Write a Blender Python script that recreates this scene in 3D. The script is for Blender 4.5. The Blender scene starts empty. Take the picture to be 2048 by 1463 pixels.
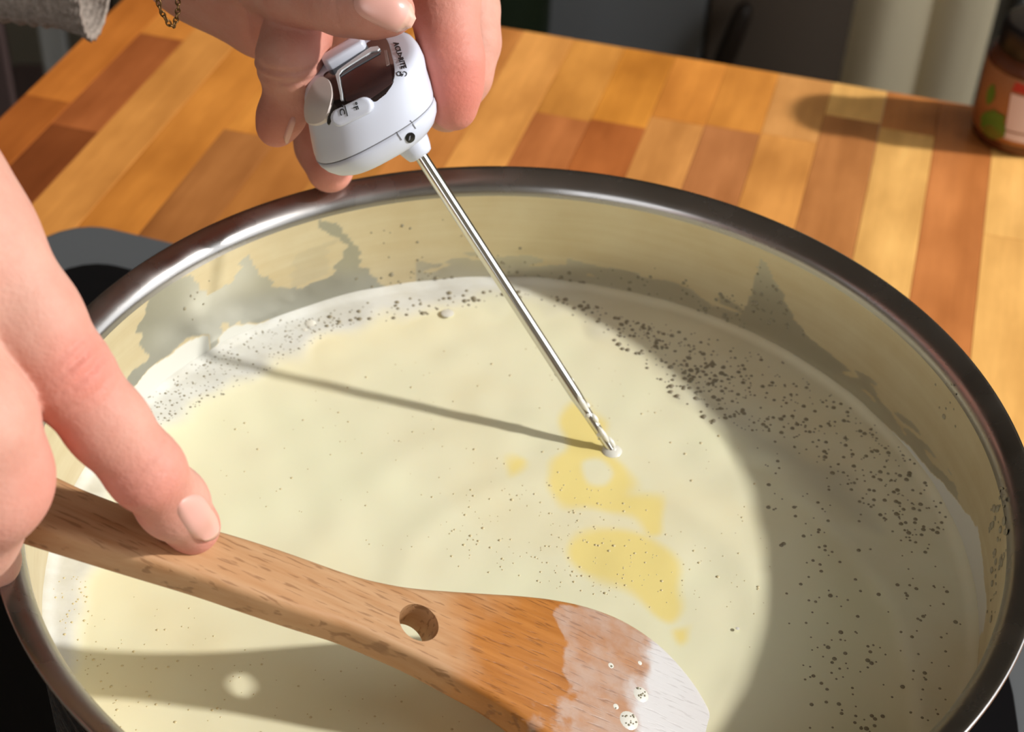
import bpy, bmesh, math, random
import numpy as np
from mathutils import Vector, Matrix
from mathutils.bvhtree import BVHTree
random.seed(7); RNG = np.random.default_rng(11)
C = bpy.context.scene.collection
scene = bpy.context.scene

# ------------------------------------------------------------------ camera, world, sun, exposure
F = 3300.0; CX, CY = 1024.0, 731.5
PITCH, ROLL = 0.6837, 0.0477
CAM = np.array([-0.0032, -0.3600, 0.3216])          # metres; pot rim is the plane z = 0, pot axis is the z axis
_w = np.array([0, math.cos(PITCH), -math.sin(PITCH)]); _r0 = np.array([1., 0, 0]); _u0 = np.cross(_r0, _w)
RT = math.cos(ROLL)*_r0 + math.sin(ROLL)*_u0
UP = -math.sin(ROLL)*_r0 + math.cos(ROLL)*_u0
FW = _w
cd = bpy.data.cameras.new('camera'); cam = bpy.data.objects.new('camera', cd); C.objects.link(cam)
cd.sensor_width = 36; cd.lens = F/2048*36; cd.clip_start = 0.01; cd.clip_end = 50
m = Matrix([[RT[i], UP[i], -FW[i], CAM[i]] for i in range(3)] + [[0, 0, 0, 1]]); cam.matrix_world = m
cd.dof.use_dof = True; cd.dof.focus_distance = 0.475; cd.dof.aperture_fstop = 17
scene.camera = cam
scene.view_settings.view_transform = 'Standard'; scene.view_settings.look = 'None'
scene.view_settings.gamma = 1; scene.view_settings.use_curve_mapping = False
scene.view_settings.exposure = 0.0
W = bpy.data.worlds.new('sky'); scene.world = W; W.use_nodes = True
W.node_tree.nodes['Background'].inputs[0].default_value = (0.90, 0.93, .94, 1)
W.node_tree.nodes['Background'].inputs[1].default_value = 2.9
SUN_AZ, SUN_EL = math.radians(173.5), math.radians(33)   # azimuth the light travels towards
sl = bpy.data.lights.new('sun', 'SUN'); sl.energy = 3.5; sl.angle = math.radians(2.6); sl.color = (1, .97, .92)
so = bpy.data.objects.new('sun', sl); C.objects.link(so)
sdir = Vector((math.cos(SUN_AZ)*math.cos(SUN_EL), math.sin(SUN_AZ)*math.cos(SUN_EL), -math.sin(SUN_EL)))
so.rotation_euler = sdir.to_track_quat('-Z', 'Y').to_euler(); so.location = (1.2, -.1, .9)
po = bpy.data.lights.new('window_portal', 'AREA'); po.shape = 'RECTANGLE'; po.size = 1.70; po.size_y = 1.34; po.cycles.is_portal = True
pp = bpy.data.objects.new('window_portal', po); C.objects.link(pp); pp.location = (1.34, -.085, .60); pp.rotation_euler = (math.radians(90), 0, math.radians(90))

po2 = po.copy(); po2.name = 'added_window_portal'; po2.size = 1.1; po2.size_y = 1.1
pp2 = bpy.data.objects.new('added_window_portal', po2); C.objects.link(pp2); pp2.location = (-.75, -1.48, .62); pp2.rotation_euler = (math.radians(90), 0, math.radians(180))  # portal of the window added behind the camera for fill

# ------------------------------------------------------------------ pixel helpers (photo frame 2048 x 1463 -> points in the room)
def rays(px):
    px = np.atleast_2d(np.asarray(px, float))
    return FW + np.outer((px[:, 0]-CX)/F, RT) - np.outer((px[:, 1]-CY)/F, UP)
def at(x, y, dep): return CAM + rays((x, y))[0]*dep
def hit_z(px, z):
    d = rays(px); return CAM + d*((z-CAM[2])/d[:, 2])[:, None]
def hit_plane(px, p0, n):
    d = rays(px); t = ((np.asarray(p0)-CAM)@n)/(d@n); return CAM + d*t[:, None]
def hit_cyl(px, r):
    d = rays(px); a = d[:, 0]**2+d[:, 1]**2; b = d[:, 0]*CAM[0]+d[:, 1]*CAM[1]; c = CAM[0]**2+CAM[1]**2-r*r
    t = (-b+np.sqrt(np.maximum(b*b-a*c, 0)))/a; return CAM+d*t[:, None]
def proj(P):
    d = np.atleast_2d(P)-CAM; z = d@FW; return np.stack([CX+F*(d@RT)/z, CY-F*(d@UP)/z], -1)
def poly_sd(pts, poly):                              # signed distance to a polygon, negative inside
    pts = np.asarray(pts, float); poly = np.asarray(poly, float); D = np.full(len(pts), 1e9); ins = np.zeros(len(pts), bool)
    for a, b in zip(poly, np.roll(poly, -1, 0)):
        e = b-a; w = pts-a; t = np.clip((w@e)/(e@e+1e-12), 0, 1); D = np.minimum(D, np.hypot(*(w-t[:, None]*e).T))
        c = ((a[1] > pts[:, 1]) != (b[1] > pts[:, 1])); xi = (b[0]-a[0])*(pts[:, 1]-a[1])/(b[1]-a[1]+1e-12)+a[0]
        ins ^= c & (pts[:, 0] < xi)
    return np.where(ins, -D, D)
def sstep(a, b, x): t = np.clip((x-a)/(b-a), 0, 1); return t*t*(3-2*t)
def spline(pts, n=8, closed=False):                  # Catmull-Rom
    P = np.asarray(pts, float); out = []; N = len(P)
    for i in range(N if closed else N-1):
        p0, p1, p2, p3 = (P[(i+k) % N] if closed else P[min(max(i+k, 0), N-1)] for k in (-1, 0, 1, 2))
        for t in np.linspace(0, 1, n, endpoint=False):
            out.append(.5*((2*p1)+(p2-p0)*t+(2*p0-5*p1+4*p2-p3)*t*t+(3*p1-p0-3*p2+p3)*t**3))
    if not closed: out.append(P[-1])
    return np.array(out)

# ------------------------------------------------------------------ materials
def srgb(r, g, b): return tuple(((c/255)/12.92 if c/255 <= .04045 else ((c/255+.055)/1.055)**2.4) for c in (r, g, b))+(1,)
def mat(name, col, rough=.5, metal=0, spec=.5, **kw):
    M = bpy.data.materials.new(name); M.use_nodes = True; b = M.node_tree.nodes['Principled BSDF']
    b.inputs['Base Color'].default_value = col if len(col) == 4 else (*col, 1)
    b.inputs['Roughness'].default_value = rough; b.inputs['Metallic'].default_value = metal; b.inputs['Specular IOR Level'].default_value = spec
    for k, v in kw.items(): b.inputs[k.replace('_', ' ')].default_value = v
    M.diffuse_color = col if len(col) == 4 else (*col, 1)
    return M
def NT(M): return M.node_tree, M.node_tree.nodes, M.node_tree.links, M.node_tree.nodes['Principled BSDF']
def node(M, t, **kw):
    n = M.node_tree.nodes.new(t)
    for k, v in kw.items():
        if k.startswith('i_'): n.inputs[k[2:].replace('_', ' ')].default_value = v
        else: setattr(n, k, v)
    return n
def link(M, a, b): M.node_tree.links.new(a, b)
def coords(M, scale=(1, 1, 1), kind='Object', rot=(0, 0, 0)):
    tc = node(M, 'ShaderNodeTexCoord'); mp = node(M, 'ShaderNodeMapping'); mp.inputs['Scale'].default_value = scale; mp.inputs['Rotation'].default_value = rot
    link(M, tc.outputs[kind], mp.inputs[0]); return mp.outputs[0]
def noise(M, vec, scale, detail=4, rough=.55):
    n = node(M, 'ShaderNodeTexNoise'); n.inputs['Scale'].default_value = scale; n.inputs['Detail'].default_value = detail; n.inputs['Roughness'].default_value = rough
    link(M, vec, n.inputs['Vector']); return n.outputs['Fac']
def ramp(M, fac, stops):
    r = node(M, 'ShaderNodeValToRGB'); e = r.color_ramp.elements
    while len(e) < len(stops): e.new(.5)
    for k, (p, c) in enumerate(stops): e[k].position = p; e[k].color = c if not isinstance(c, (int, float)) else (c, c, c, 1)
    link(M, fac, r.inputs[0]); return r.outputs[0]
def mixc(M, fac, a, b, mode='MIX'):
    n = node(M, 'ShaderNodeMix', data_type='RGBA', blend_type=mode)
    for s, v in ((0, fac), (6, a), (7, b)):
        if isinstance(v, bpy.types.NodeSocket): link(M, v, n.inputs[s])
        else: n.inputs[s].default_value = v
    return n.outputs[2]
def mth(M, op, a, b=0.0, c=None, clamp=False):
    n = node(M, 'ShaderNodeMath', operation=op); n.use_clamp = clamp
    for s, v in ((0, a), (1, b), (2, c)):
        if v is None: continue
        if isinstance(v, bpy.types.NodeSocket): link(M, v, n.inputs[s])
        else: n.inputs[s].default_value = v
    return n.outputs[0]
def bump(M, h, strength=.3, dist=.001):
    n = node(M, 'ShaderNodeBump'); n.inputs['Strength'].default_value = strength; n.inputs['Distance'].default_value = dist
    link(M, h, n.inputs['Height']); link(M, n.outputs[0], NT(M)[3].inputs['Normal'])
def attr(M, name):
    n = node(M, 'ShaderNodeAttribute'); n.attribute_name = name; return n

# ------------------------------------------------------------------ object helpers
def tag(o, label=None, cat=None, group=None, kind=None):
    for k, v in (('label', label), ('category', cat), ('group', group), ('kind', kind)):
        if v: o[k] = v
    return o
def empty(name, loc, **kw):
    o = bpy.data.objects.new(name, None); o.location = Vector(tuple(loc)); o.empty_display_size = .02; C.objects.link(o); return tag(o, **kw)
def wloc(o):
    v = Vector((0, 0, 0))
    while o is not None: v = v+o.location; o = o.parent
    return v
def mesh_obj(name, verts, faces, mt, parent=None, smooth=True, loc=None):
    """verts are world points; stored relative to the parent's place (or to loc when the object is top-level)"""
    o0 = np.array(wloc(parent)) if parent is not None else (np.array(loc) if loc is not None else np.zeros(3))
    V = np.asarray(verts, float)-o0; me = bpy.data.meshes.new(name); me.from_pydata(V.tolist(), [], [tuple(int(i) for i in f) for f in faces]); me.update()
    o = bpy.data.objects.new(name, me); C.objects.link(o)
    for q in (mt if isinstance(mt, (list, tuple)) else [mt]): me.materials.append(q)
    if parent is not None: o.parent = parent
    elif loc is not None: o.location = Vector(tuple(loc))
    if smooth: me.polygons.foreach_set('use_smooth', [True]*len(me.polygons))
    return o
def bm_obj(name, bm, mt, parent=None, smooth=False, loc=None):
    bm.verts.index_update(); V = [tuple(v.co) for v in bm.verts]; Fc = [[v.index for v in f.verts] for f in bm.faces]; bm.free()
    return mesh_obj(name, V, Fc, mt, parent, smooth, loc)
def set_attr(o, name, vals):
    a = o.data.attributes.new(name, 'FLOAT', 'POINT'); a.data.foreach_set('value', np.asarray(vals, np.float32))
def lathe(profile, n=96, c=(0, 0, 0)):
    V = []; Fc = []; k = len(profile)
    for i in range(n):
        a = 2*math.pi*i/n
        for r, z in profile: V.append((c[0]+r*math.cos(a), c[1]+r*math.sin(a), c[2]+z))
    for i in range(n):
        for j in range(k-1):
            a, b = i*k+j, ((i+1) % n)*k+j; Fc.append((a, b, b+1, a+1))
    return V, Fc
def loft(rings, cap0=True, cap1=True):
    V = [tuple(p) for r in rings for p in r]; n = len(rings[0]); Fc = []
    for i in range(len(rings)-1):
        for j in range(n):
            a = i*n+j; b = i*n+(j+1) % n; Fc.append((a, b, b+n, a+n))
    if cap0: Fc.append(tuple(range(n-1, -1, -1)))
    if cap1: Fc.append(tuple(range((len(rings)-1)*n, len(rings)*n)))
    return V, Fc
def frame(d):
    d = np.asarray(d, float); d = d/np.linalg.norm(d); a = np.array([0, 0, 1.]) if abs(d[2]) < .9 else np.array([1., 0, 0])
    x = np.cross(a, d); x /= np.linalg.norm(x); return x, np.cross(d, x), d
def tube(path, rad, n=12, cap=True):
    P = np.asarray(path, float); rad = np.broadcast_to(rad, len(P)); rings = []; x = None
    for i in range(len(P)):
        d = P[min(i+1, len(P)-1)]-P[max(i-1, 0)]; d = d/np.linalg.norm(d)
        if x is None: x, y, _ = frame(d)
        else:
            x = x-d*(x@d); x /= np.linalg.norm(x); y = np.cross(d, x)
        rings.append([P[i]+rad[i]*(math.cos(t)*x+math.sin(t)*y) for t in np.linspace(0, 2*math.pi, n, endpoint=False)])
    return loft(rings, cap, cap)
def box_bm(cx, cy, cz, sx, sy, sz, bev=0, rz=0):
    bm = bmesh.new(); bmesh.ops.create_cube(bm, size=1, matrix=Matrix.Translation((cx, cy, cz)) @ Matrix.Rotation(rz, 4, 'Z') @ Matrix.Diagonal((sx, sy, sz, 1)))
    if bev: bmesh.ops.bevel(bm, geom=list(bm.edges), offset=bev, segments=2, affect='EDGES', profile=.5)
    return bm
def prism(poly_top, down, bev=0, seg=3):
    """closed polygon of world points, extruded along 'down', both rims rounded"""
    bm = bmesh.new(); vs = [bm.verts.new(tuple(p)) for p in poly_top]; f = bm.faces.new(vs)
    r = bmesh.ops.extrude_face_region(bm, geom=[f]); nv = [g for g in r['geom'] if isinstance(g, bmesh.types.BMVert)]
    bmesh.ops.translate(bm, verts=nv, vec=Vector(tuple(down))); bmesh.ops.recalc_face_normals(bm, faces=list(bm.faces))
    if bev:
        big = sorted(bm.faces, key=lambda q: -q.calc_area())[:2]; eds = set(e for q in big for e in q.edges)
        bmesh.ops.bevel(bm, geom=list(eds), offset=bev, segments=seg, affect='EDGES', profile=.5)
    return bm
def autosmooth(o, ang=40):
    me = o.data; bm = bmesh.new(); bm.from_mesh(me)
    for f in bm.faces: f.smooth = True
    for e in bm.edges:
        if len(e.link_faces) == 2 and e.calc_face_angle(0) > math.radians(ang): e.smooth = False
    bm.to_mesh(me); bm.free()

# ------------------------------------------------------------------ setting: room
ZC = -0.14                                           # worktop surface
FLOOR, CEIL = -1.05, 1.40
M_wall = mat('wall_paint', srgb(205, 196, 178), .9); M_floor = mat('floor_boards', srgb(70, 62, 56), .6); M_ceil = mat('ceiling_paint', srgb(150, 141, 128), .95)
M_dark = mat('umber_wall_paint', srgb(112, 104, 90), .8)
nz = noise(M_wall, coords(M_wall), 40); bump(M_wall, nz, .1, .002)
nz = noise(M_floor, coords(M_floor, (2, 30, 1)), 3); link(M_floor, ramp(M_floor, nz, [(.3, srgb(52, 45, 40)), (.7, srgb(86, 76, 68))]), NT(M_floor)[3].inputs[0])
def slab(name, x0, x1, y0, y1, z0, z1, mt, **kw):
    o = bm_obj(name, box_bm((x0+x1)/2, (y0+y1)/2, (z0+z1)/2, x1-x0, y1-y0, z1-z0), mt); return tag(o, kind='structure')
X0, X1, Y0, Y1 = -1.9, 1.36, -1.5, 1.75
slab('floor', X0, X1, Y0, Y1, FLOOR-.05, FLOOR, M_floor)
slab('ceiling', X0, X1, Y0, Y1, CEIL, CEIL+.05, M_ceil)
slab('wall_left', X0-.05, X0, Y0, Y1, FLOOR, CEIL, M_wall)
bm = bmesh.new()
for (a, b, c, d) in ((X0, -1.3, FLOOR, CEIL), (-.2, X1, FLOOR, CEIL), (-1.3, -.2, FLOOR, .07), (-1.3, -.2, 1.17, CEIL)):  # leaves the opening of the added fill-light window
    bmesh.ops.create_cube(bm, size=1, matrix=Matrix.Translation(((a+b)/2, Y0-.03, (c+d)/2)) @ Matrix.Diagonal((b-a, .06, d-c, 1)))
tag(bm_obj('wall_front', bm, M_wall), kind='structure')
slab('wall_back', X0, X1, Y1, Y1+.05, FLOOR, CEIL, M_dark)
WY0, WY1, WZ0, WZ1 = -.95, .78, -.08, 1.28
bm = bmesh.new()
for (a, b, c, d) in ((Y0, WY0, FLOOR, CEIL), (WY1, Y1, FLOOR, CEIL), (WY0, WY1, FLOOR, WZ0), (WY0, WY1, WZ1, CEIL)):
    bmesh.ops.create_cube(bm, size=1, matrix=Matrix.Translation((X1+.03, (a+b)/2, (c+d)/2)) @ Matrix.Diagonal((.06, b-a, d-c, 1)))
tag(bm_obj('wall_right', bm, M_wall), kind='structure')
bm = bmesh.new()
for (a, b, c, d) in ((WY0, WY0+.03, WZ0, WZ1), (WY1-.03, WY1, WZ0, WZ1), (WY0+.03, WY1-.03, WZ0, WZ0+.03), (WY0+.03, WY1-.03, WZ1-.03, WZ1)):
    bmesh.ops.create_cube(bm, size=1, matrix=Matrix.Translation((X1+.03, (a+b)/2, (c+d)/2)) @ Matrix.Diagonal((.07, b-a, d-c, 1)))
tag(bm_obj('window_1', bm, mat('window_paint', srgb(225, 225, 222), .5)), kind='structure')

bm = bmesh.new()  # frame of an unseen window, added to bring frontal fill light
for (a, b, c, d) in ((-1.3, -1.27, .07, 1.17), (-.23, -.2, .07, 1.17), (-1.27, -.23, .07, .10), (-1.27, -.23, 1.14, 1.17), (-.765, -.735, .10, 1.14)):
    bmesh.ops.create_cube(bm, size=1, matrix=Matrix.Translation(((a+b)/2, Y0-.03, (c+d)/2)) @ Matrix.Diagonal((b-a, .07, d-c, 1)))
tag(bm_obj('added_window', bm, mat('added_window_paint', srgb(225, 225, 222), .5)), kind='structure')

# ------------------------------------------------------------------ worktop of glued wooden staves
TH = math.radians(14); tN = np.array([math.cos(TH), -math.sin(TH), 0]); tT = np.array([math.sin(TH), math.cos(TH), 0])   # across / along the staves
M_wood = mat('oiled_stave', (1, 1, 1, 1), .42, spec=.35)
nt, ns, ls, B = NT(M_wood)
oi = node(M_wood, 'ShaderNodeObjectInfo'); off = node(M_wood, 'ShaderNodeVectorMath', operation='MULTIPLY_ADD'); tc = node(M_wood, 'ShaderNodeTexCoord')
rv = node(M_wood, 'ShaderNodeCombineXYZ'); link(M_wood, oi.outputs['Random'], rv.inputs[0]); link(M_wood, oi.outputs['Random'], rv.inputs[1]); link(M_wood, oi.outputs['Random'], rv.inputs[2])
off.inputs[1].default_value = (7, 7, 7); link(M_wood, rv.outputs[0], off.inputs[0]); link(M_wood, tc.outputs['Object'], off.inputs[2])
mp = node(M_wood, 'ShaderNodeMapping'); mp.inputs['Scale'].default_value = (1, .09, 1); link(M_wood, off.outputs[0], mp.inputs[0])
g1 = noise(M_wood, mp.outputs[0], 260, 5, .6); g2 = noise(M_wood, mp.outputs[0], 55, 3, .5)
mp2 = node(M_wood, 'ShaderNodeMapping'); mp2.inputs['Scale'].default_value = (1, .5, 1); link(M_wood, off.outputs[0], mp2.inputs[0]); g3 = noise(M_wood, mp2.outputs[0], 32, 3, .5)
v = mth(M_wood, 'MULTIPLY_ADD', g1, .35, .83); v = mth(M_wood, 'MULTIPLY', v, mth(M_wood, 'MULTIPLY_ADD', g2, .7, .67)); v = mth(M_wood, 'MULTIPLY', v, mth(M_wood, 'MULTIPLY_ADD', g3, 1.1, .47))
cv = node(M_wood, 'ShaderNodeCombineColor'); link(M_wood, mth(M_wood, 'POWER', v, .8), cv.inputs[0]); link(M_wood, v, cv.inputs[1]); link(M_wood, mth(M_wood, 'POWER', v, 1.25), cv.inputs[2])
link(M_wood, mixc(M_wood, 1.0, oi.outputs['Color'], cv.outputs[0], 'MULTIPLY'), B.inputs[0]); bump(M_wood, g1, .08, .0006)
PAL = [srgb(232, 164, 82), srgb(208, 134, 66), srgb(246, 186, 108), srgb(192, 112, 58), srgb(222, 148, 72), srgb(180, 100, 50), srgb(226, 156, 90)]
wt = empty('worktop', (0, .3, ZC), label='oiled wooden worktop glued from orange and honey brown staves under the pot', cat='countertop')
edges = [-.368, -.3405, -.313, -.283, -.2525, -.222, -.1915, -.161, -.131, -.1005, -.070, -.0395, -.0095, .0208, .0515, .0823, .112, .1427]
while edges[-1] < .52: edges.append(edges[-1]+.0305)
TFAR = float(hit_z((1300, 103), ZC)[0]@tT); n_st = 0
def jt(x, y): return TFAR-float(hit_z((x, y), ZC)[0]@tT)                       # how far from the back edge a joint lies
cA, cB, cC, cD = srgb(240, 182, 102), srgb(226, 154, 78), srgb(206, 132, 66), srgb(194, 118, 60)
spec = {0: [(jt(60, 190), srgb(192, 112, 44)), (.7, srgb(170, 94, 38))], 1: [(jt(305, 70), srgb(206, 128, 54)), (jt(120, 250), srgb(166, 92, 46)), (.6, srgb(128, 66, 30))], 2: [(.55, srgb(208, 138, 66)), (.9, cB)], 3: [(.42, srgb(204, 128, 52)), (.8, cC)],
    4: [(.16, srgb(208, 132, 54)), (.5, srgb(176, 112, 58))], 5: [(jt(430, 200), srgb(196, 122, 48)), (.6, srgb(186, 118, 56))], 6: [(.12, cB), (.5, srgb(194, 128, 60))], 7: [(.2, cC), (.6, srgb(184, 114, 50))], 8: [(.25, cB), (.6, srgb(198, 132, 62))],
    9: [(jt(1120, 232), srgb(218, 146, 66)), (.5, srgb(186, 110, 58))], 10: [(jt(1225, 245), srgb(220, 142, 54)), (.5, srgb(176, 98, 46))], 11: [(jt(1335, 238), srgb(218, 138, 58)), (.5, srgb(220, 150, 80))], 12: [(jt(1440, 254), srgb(222, 144, 62)), (.5, srgb(192, 122, 70))],
    13: [(jt(1550, 270), srgb(220, 154, 86)), (.6, srgb(226, 154, 78))], 14: [(jt(1710, 238), cA), (.7, srgb(190, 122, 66))], 15: [(jt(1810, 262), srgb(204, 126, 62)), (.8, cA)], 16: [(.8, srgb(200, 122, 64))], 17: [(jt(1985, 470), cA), (.8, srgb(240, 180, 100))], 18: [(.06, cB), (.5, cA)], 19: [(.3, cD)], 20: [(.4, cB)]}
for k in range(len(edges)-1):
    a, b = edges[k], edges[k+1]; cuts = list(spec.get(k, [])); pos = cuts[-1][0] if cuts else 0
    while pos < 1.05:
        pos += random.uniform(.16, .42); cuts.append((pos, random.choice(PAL)))
    p0 = 0
    for (p1, col) in cuts:
        p1 = min(p1, 1.05)
        if p1-p0 < .01: break
        g = .0002; sx, sy = b-a-g, p1-p0-g; bmx = box_bm(0, 0, 0, sx, sy, .034, .0003)
        me = bpy.data.meshes.new('stave'); bmx.to_mesh(me); bmx.free(); me.materials.append(M_wood)
        o = bpy.data.objects.new('stave', me); C.objects.link(o); o.parent = wt
        c = tN*(a+b)/2+tT*(TFAR-(p0+p1)/2); o.location = (c[0], c[1]-.3, -.017+random.uniform(-.0001, .0001)); o.rotation_euler = (0, 0, -TH); o.color = col; p0 = p1; n_st += 1
        if p1 >= 1.05: break
# cabinet that carries the worktop
cc = tN*((edges[0]+edges[-1])/2)+tT*(TFAR-.53); M_cab = mat('cabinet_paint', srgb(120, 112, 100), .6)
kc = empty('base_cabinet', (cc[0], cc[1], FLOOR), label='painted base cabinet under the wooden worktop', cat='cabinet')
bm_obj('carcass', box_bm(cc[0], cc[1], (FLOOR+ZC-.036)/2, .82, .98, ZC-.036-FLOOR, .002, -TH), M_cab, kc)

# ------------------------------------------------------------------ hob: grey frame with a black glass plate
M_frame = mat('grey_enamel', srgb(100, 103, 106), .45, .3); M_glass = mat('black_glass', (.004, .004, .005, 1), .12)
ZH = -0.126
hob = empty('hot_plate', (0, 0, ZC), label='low grey hot plate with a black glass top under the steel pot', cat='hot plate')
def rounded(poly, r, n=8):
    P = [np.asarray(p, float) for p in poly]; out = []
    for i in range(len(P)):
        p, a, b = P[i], P[i-1], P[(i+1) % len(P)]; rr = r[i] if isinstance(r, (list, tuple)) else r
        u = (a-p)/np.linalg.norm(a-p); v = (b-p)/np.linalg.norm(b-p); h = math.acos(np.clip(u@v, -1, 1))/2; d = rr/math.tan(h)
        s, e = p+u*d, p+v*d; bis = (u+v)/np.linalg.norm(u+v); cen = p+bis*rr/math.sin(h)
        a0, a1 = s-cen, e-cen
        for t in np.linspace(0, 1, n):
            q = a0*(1-t)+a1*t; out.append(cen+q/np.linalg.norm(q)*rr)
    return np.array(out)
z3 = lambda P, z: [(p[0], p[1], z) for p in P]
c_bl = hit_z((120, 428), ZH)[0][:2]; back = np.array([math.cos(-TH-.05), math.sin(-TH-.05)]); side = np.array([back[1], -back[0]])
if side[1] > 0: side = -side
fr = [c_bl, c_bl+back*.435, c_bl+back*.435+np.array([.03, -.50]), c_bl+side*.50]
fr = rounded(fr[::-1], .028)
bm_obj('frame', prism(z3(fr, ZH), (0, 0, ZC-ZH), .003), M_frame, hob)
g_bl = hit_z((140, 512), ZH)[0][:2]
gr_r = hit_z([(2014, 1340), (2026, 1390), (2036, 1440), (2042, 1500)], ZH)[:, :2]
gp = [g_bl, g_bl+back*.385, gr_r[0]+np.array([.0, .03]), gr_r[1], gr_r[3], g_bl+side*.44+back*.38, g_bl+side*.44]
gp = rounded(gp[::-1], [.03, .03, .1, .1, .1, .02, .026][::-1] if False else [.03, .03, .05, .05, .02, .03, .024])
o = bm_obj('glass_top', prism(z3(gp, ZH+.0012), (0, 0, -.002), .0006), M_glass, hob)

# ------------------------------------------------------------------ steel pot
RO, RI, DM = .150, .1415, .046
M_steel = mat('polished_steel', (.60, .585, .57, 1), .24, 1.0)
nz = noise(M_steel, coords(M_steel, (1, 1, 60)), 14); link(M_steel, ramp(M_steel, nz, [(.3, .2), (.7, .3)]), NT(M_steel)[3].inputs['Roughness'])
M_rim = mat('rim_steel', (.36, .345, .34, 1), .25, 1.0)
n1 = noise(M_rim, coords(M_rim), 55, 5); link(M_rim, ramp(M_rim, n1, [(.35, .22), (.75, .34)]), NT(M_rim)[3].inputs['Roughness'])
pot = empty('cooking_pot', (0, 0, ZH+.0012), label='wide stainless steel pot full of milk standing on the hot plate', cat='pot')
zb = ZH+.0012
V, Fc = lathe([(0, zb), (.08, zb), (.130, zb), (.1385, zb+.003), (.1428, zb+.010), (.1432, zb+.03), (.1432, -.012), (.1440, -.0095)], 160); mesh_obj('outer_wall', V, Fc, M_steel, pot)
prof = [(RI, -.0078), (RI+.0001, -.0066), (RI+.0004, -.0054), (RI+.0011, -.0042), (RI+.0021, -.0031), (RI+.0035, -.0021), (RI+.0050, -.0013), (RI+.0065, -.0007), (RI+.0077, -.0003), (RO-.0003, -.0003), (RO, -.0009), (RO-.0002, -.0016), (RO-.0012, -.0025), (RI+.0045, -.0060), (RI+.0028, -.0095)]
V, Fc = lathe(prof, 256); mesh_obj('rim', V, Fc, M_rim, pot)
# inner wall with dried milk film: value 0 bare steel, 1 beige film, 2 white foam
NTh, NZ = 900, 90; zs = np.linspace(-.0078, -.062, NZ); th = np.linspace(0, 2*math.pi, NTh, endpoint=False)
T, Z = np.meshgrid(th, zs, indexing='ij'); IW = np.stack([RI*np.cos(T), RI*np.sin(T), Z], -1).reshape(-1, 3)
Fc = []
for i in range(NTh):
    for j in range(NZ-1):
        a = i*NZ+j; b = ((i+1) % NTh)*NZ+j; Fc.append((a, a+1, b+1, b))
px = proj(IW); far = IW[:, 1] > -.075; nzv = np.zeros(len(IW))
for k in range(40):
    kt, kz = RNG.integers(-60, 61), RNG.normal()*900; nzv += np.cos(kt*T.ravel()+kz*Z.ravel()+RNG.random()*6.28)/6.3
def crop7(pts): return [(150+.3662*x, 380+.3662*y) for x, y in pts]
bare = crop7([(380, 560), (560, 480), (640, 470), (670, 520), (745, 565), (860, 500), (885, 410), (940, 350), (970, 400), (990, 450), (1110, 530), (1260, 520), (1390, 470), (1500, 300), (1400, 250), (1330, 150), (1420, 170), (1540, 300), (1560, 420), (1700, 520), (1600, 600), (1300, 640), (1080, 700), (1000, 720), (890, 720), (850, 760), (830, 730), (790, 730), (800, 800), (750, 890), (735, 820), (700, 790), (620, 810), (430, 940), (300, 1080), (250, 1060), (410, 930), (400, 880), (350, 850), (350, 730), (375, 690)])
pale_p = crop7([(1180, 450), (1200, 370), (1300, 310), (1420, 260), (1440, 290), (1380, 340), (1390, 440), (1260, 510), (1180, 525)])
peak = [(1478, 650), (1500, 590), (1522, 515), (1545, 550), (1560, 580), (1585, 630), (1610, 665), (1640, 690), (1700, 740), (1640, 760), (1500, 680)]
film = np.full(len(IW), 1.0)
jit = np.stack([nzv*5, nzv[::-1]*4], -1)
film = np.where(far & (poly_sd(px+jit, bare) < 0), .0, film)
film = np.where(far & (poly_sd(px+jit, pale_p) < 0), .8, film)
# greyer band just above the foam, right of the middle
band = sstep(-.033, -.039, IW[:, 2]+nzv*.003)*(IW[:, 1] > 0)*(IW[:, 0] > -.04); film = np.where(band > .5, np.minimum(film, .35), film)
film = np.where(far & (poly_sd(px+jit*.5, peak) < 0), .25, film)
foam_edge = spline([(200, 830), (262, 775), (300, 735), (345, 705), (395, 675), (418, 672), (425, 705), (440, 672), (470, 650), (520, 645), (560, 630), (626, 614), (736, 594), (860, 580), (950, 563), (1114, 576), (1278, 604), (1365, 637), (1551, 702), (1677, 784), (1803, 877), (1901, 987), (1950, 1052), (1972, 1156), (1967, 1250), (1940, 1340)], 6)
fpoly = np.vstack([foam_edge, [(1900, 1700), (100, 1700)]])
fo = far & (poly_sd(px+jit*.6, fpoly) < 0); film = np.where(fo, 2.0, film)
film = np.where(~far, np.where(IW[:, 2]+nzv*.002 < -.036, 2.0, 1.0), film)
M_in = mat('milky_inner_wall', (1, 1, 1, 1), .4); nt, ns, ls, B = NT(M_in); fa = attr(M_in, 'film').outputs['Fac']
n_a = noise(M_in, coords(M_in, (1, 1, 1)), 60, 5)
n_h = noise(M_in, coords(M_in, (1, 1, 14)), 20, 4)
beige = ramp(M_in, mth(M_in, 'ADD', mth(M_in, 'MULTIPLY', n_a, .5), mth(M_in, 'MULTIPLY', n_h, .5)), [(.35, srgb(202, 186, 150)), (.65, srgb(212, 200, 168))])
steelc = (.43, .425, .37, 1); f1 = mth(M_in, 'MULTIPLY', fa, 1.0, clamp=True); f2 = mth(M_in, 'SUBTRACT', fa, 1.0, clamp=True)
col = mixc(M_in, f1, steelc, beige); col = mixc(M_in, f2, col, srgb(208, 208, 200)); link(M_in, col, B.inputs[0])
link(M_in, mth(M_in, 'MULTIPLY', mth(M_in, 'SUBTRACT', 1.0, mth(M_in, 'ADD', mth(M_in, 'MULTIPLY', f1, .42), f2), clamp=True), .88), B.inputs['Metallic'])
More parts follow.
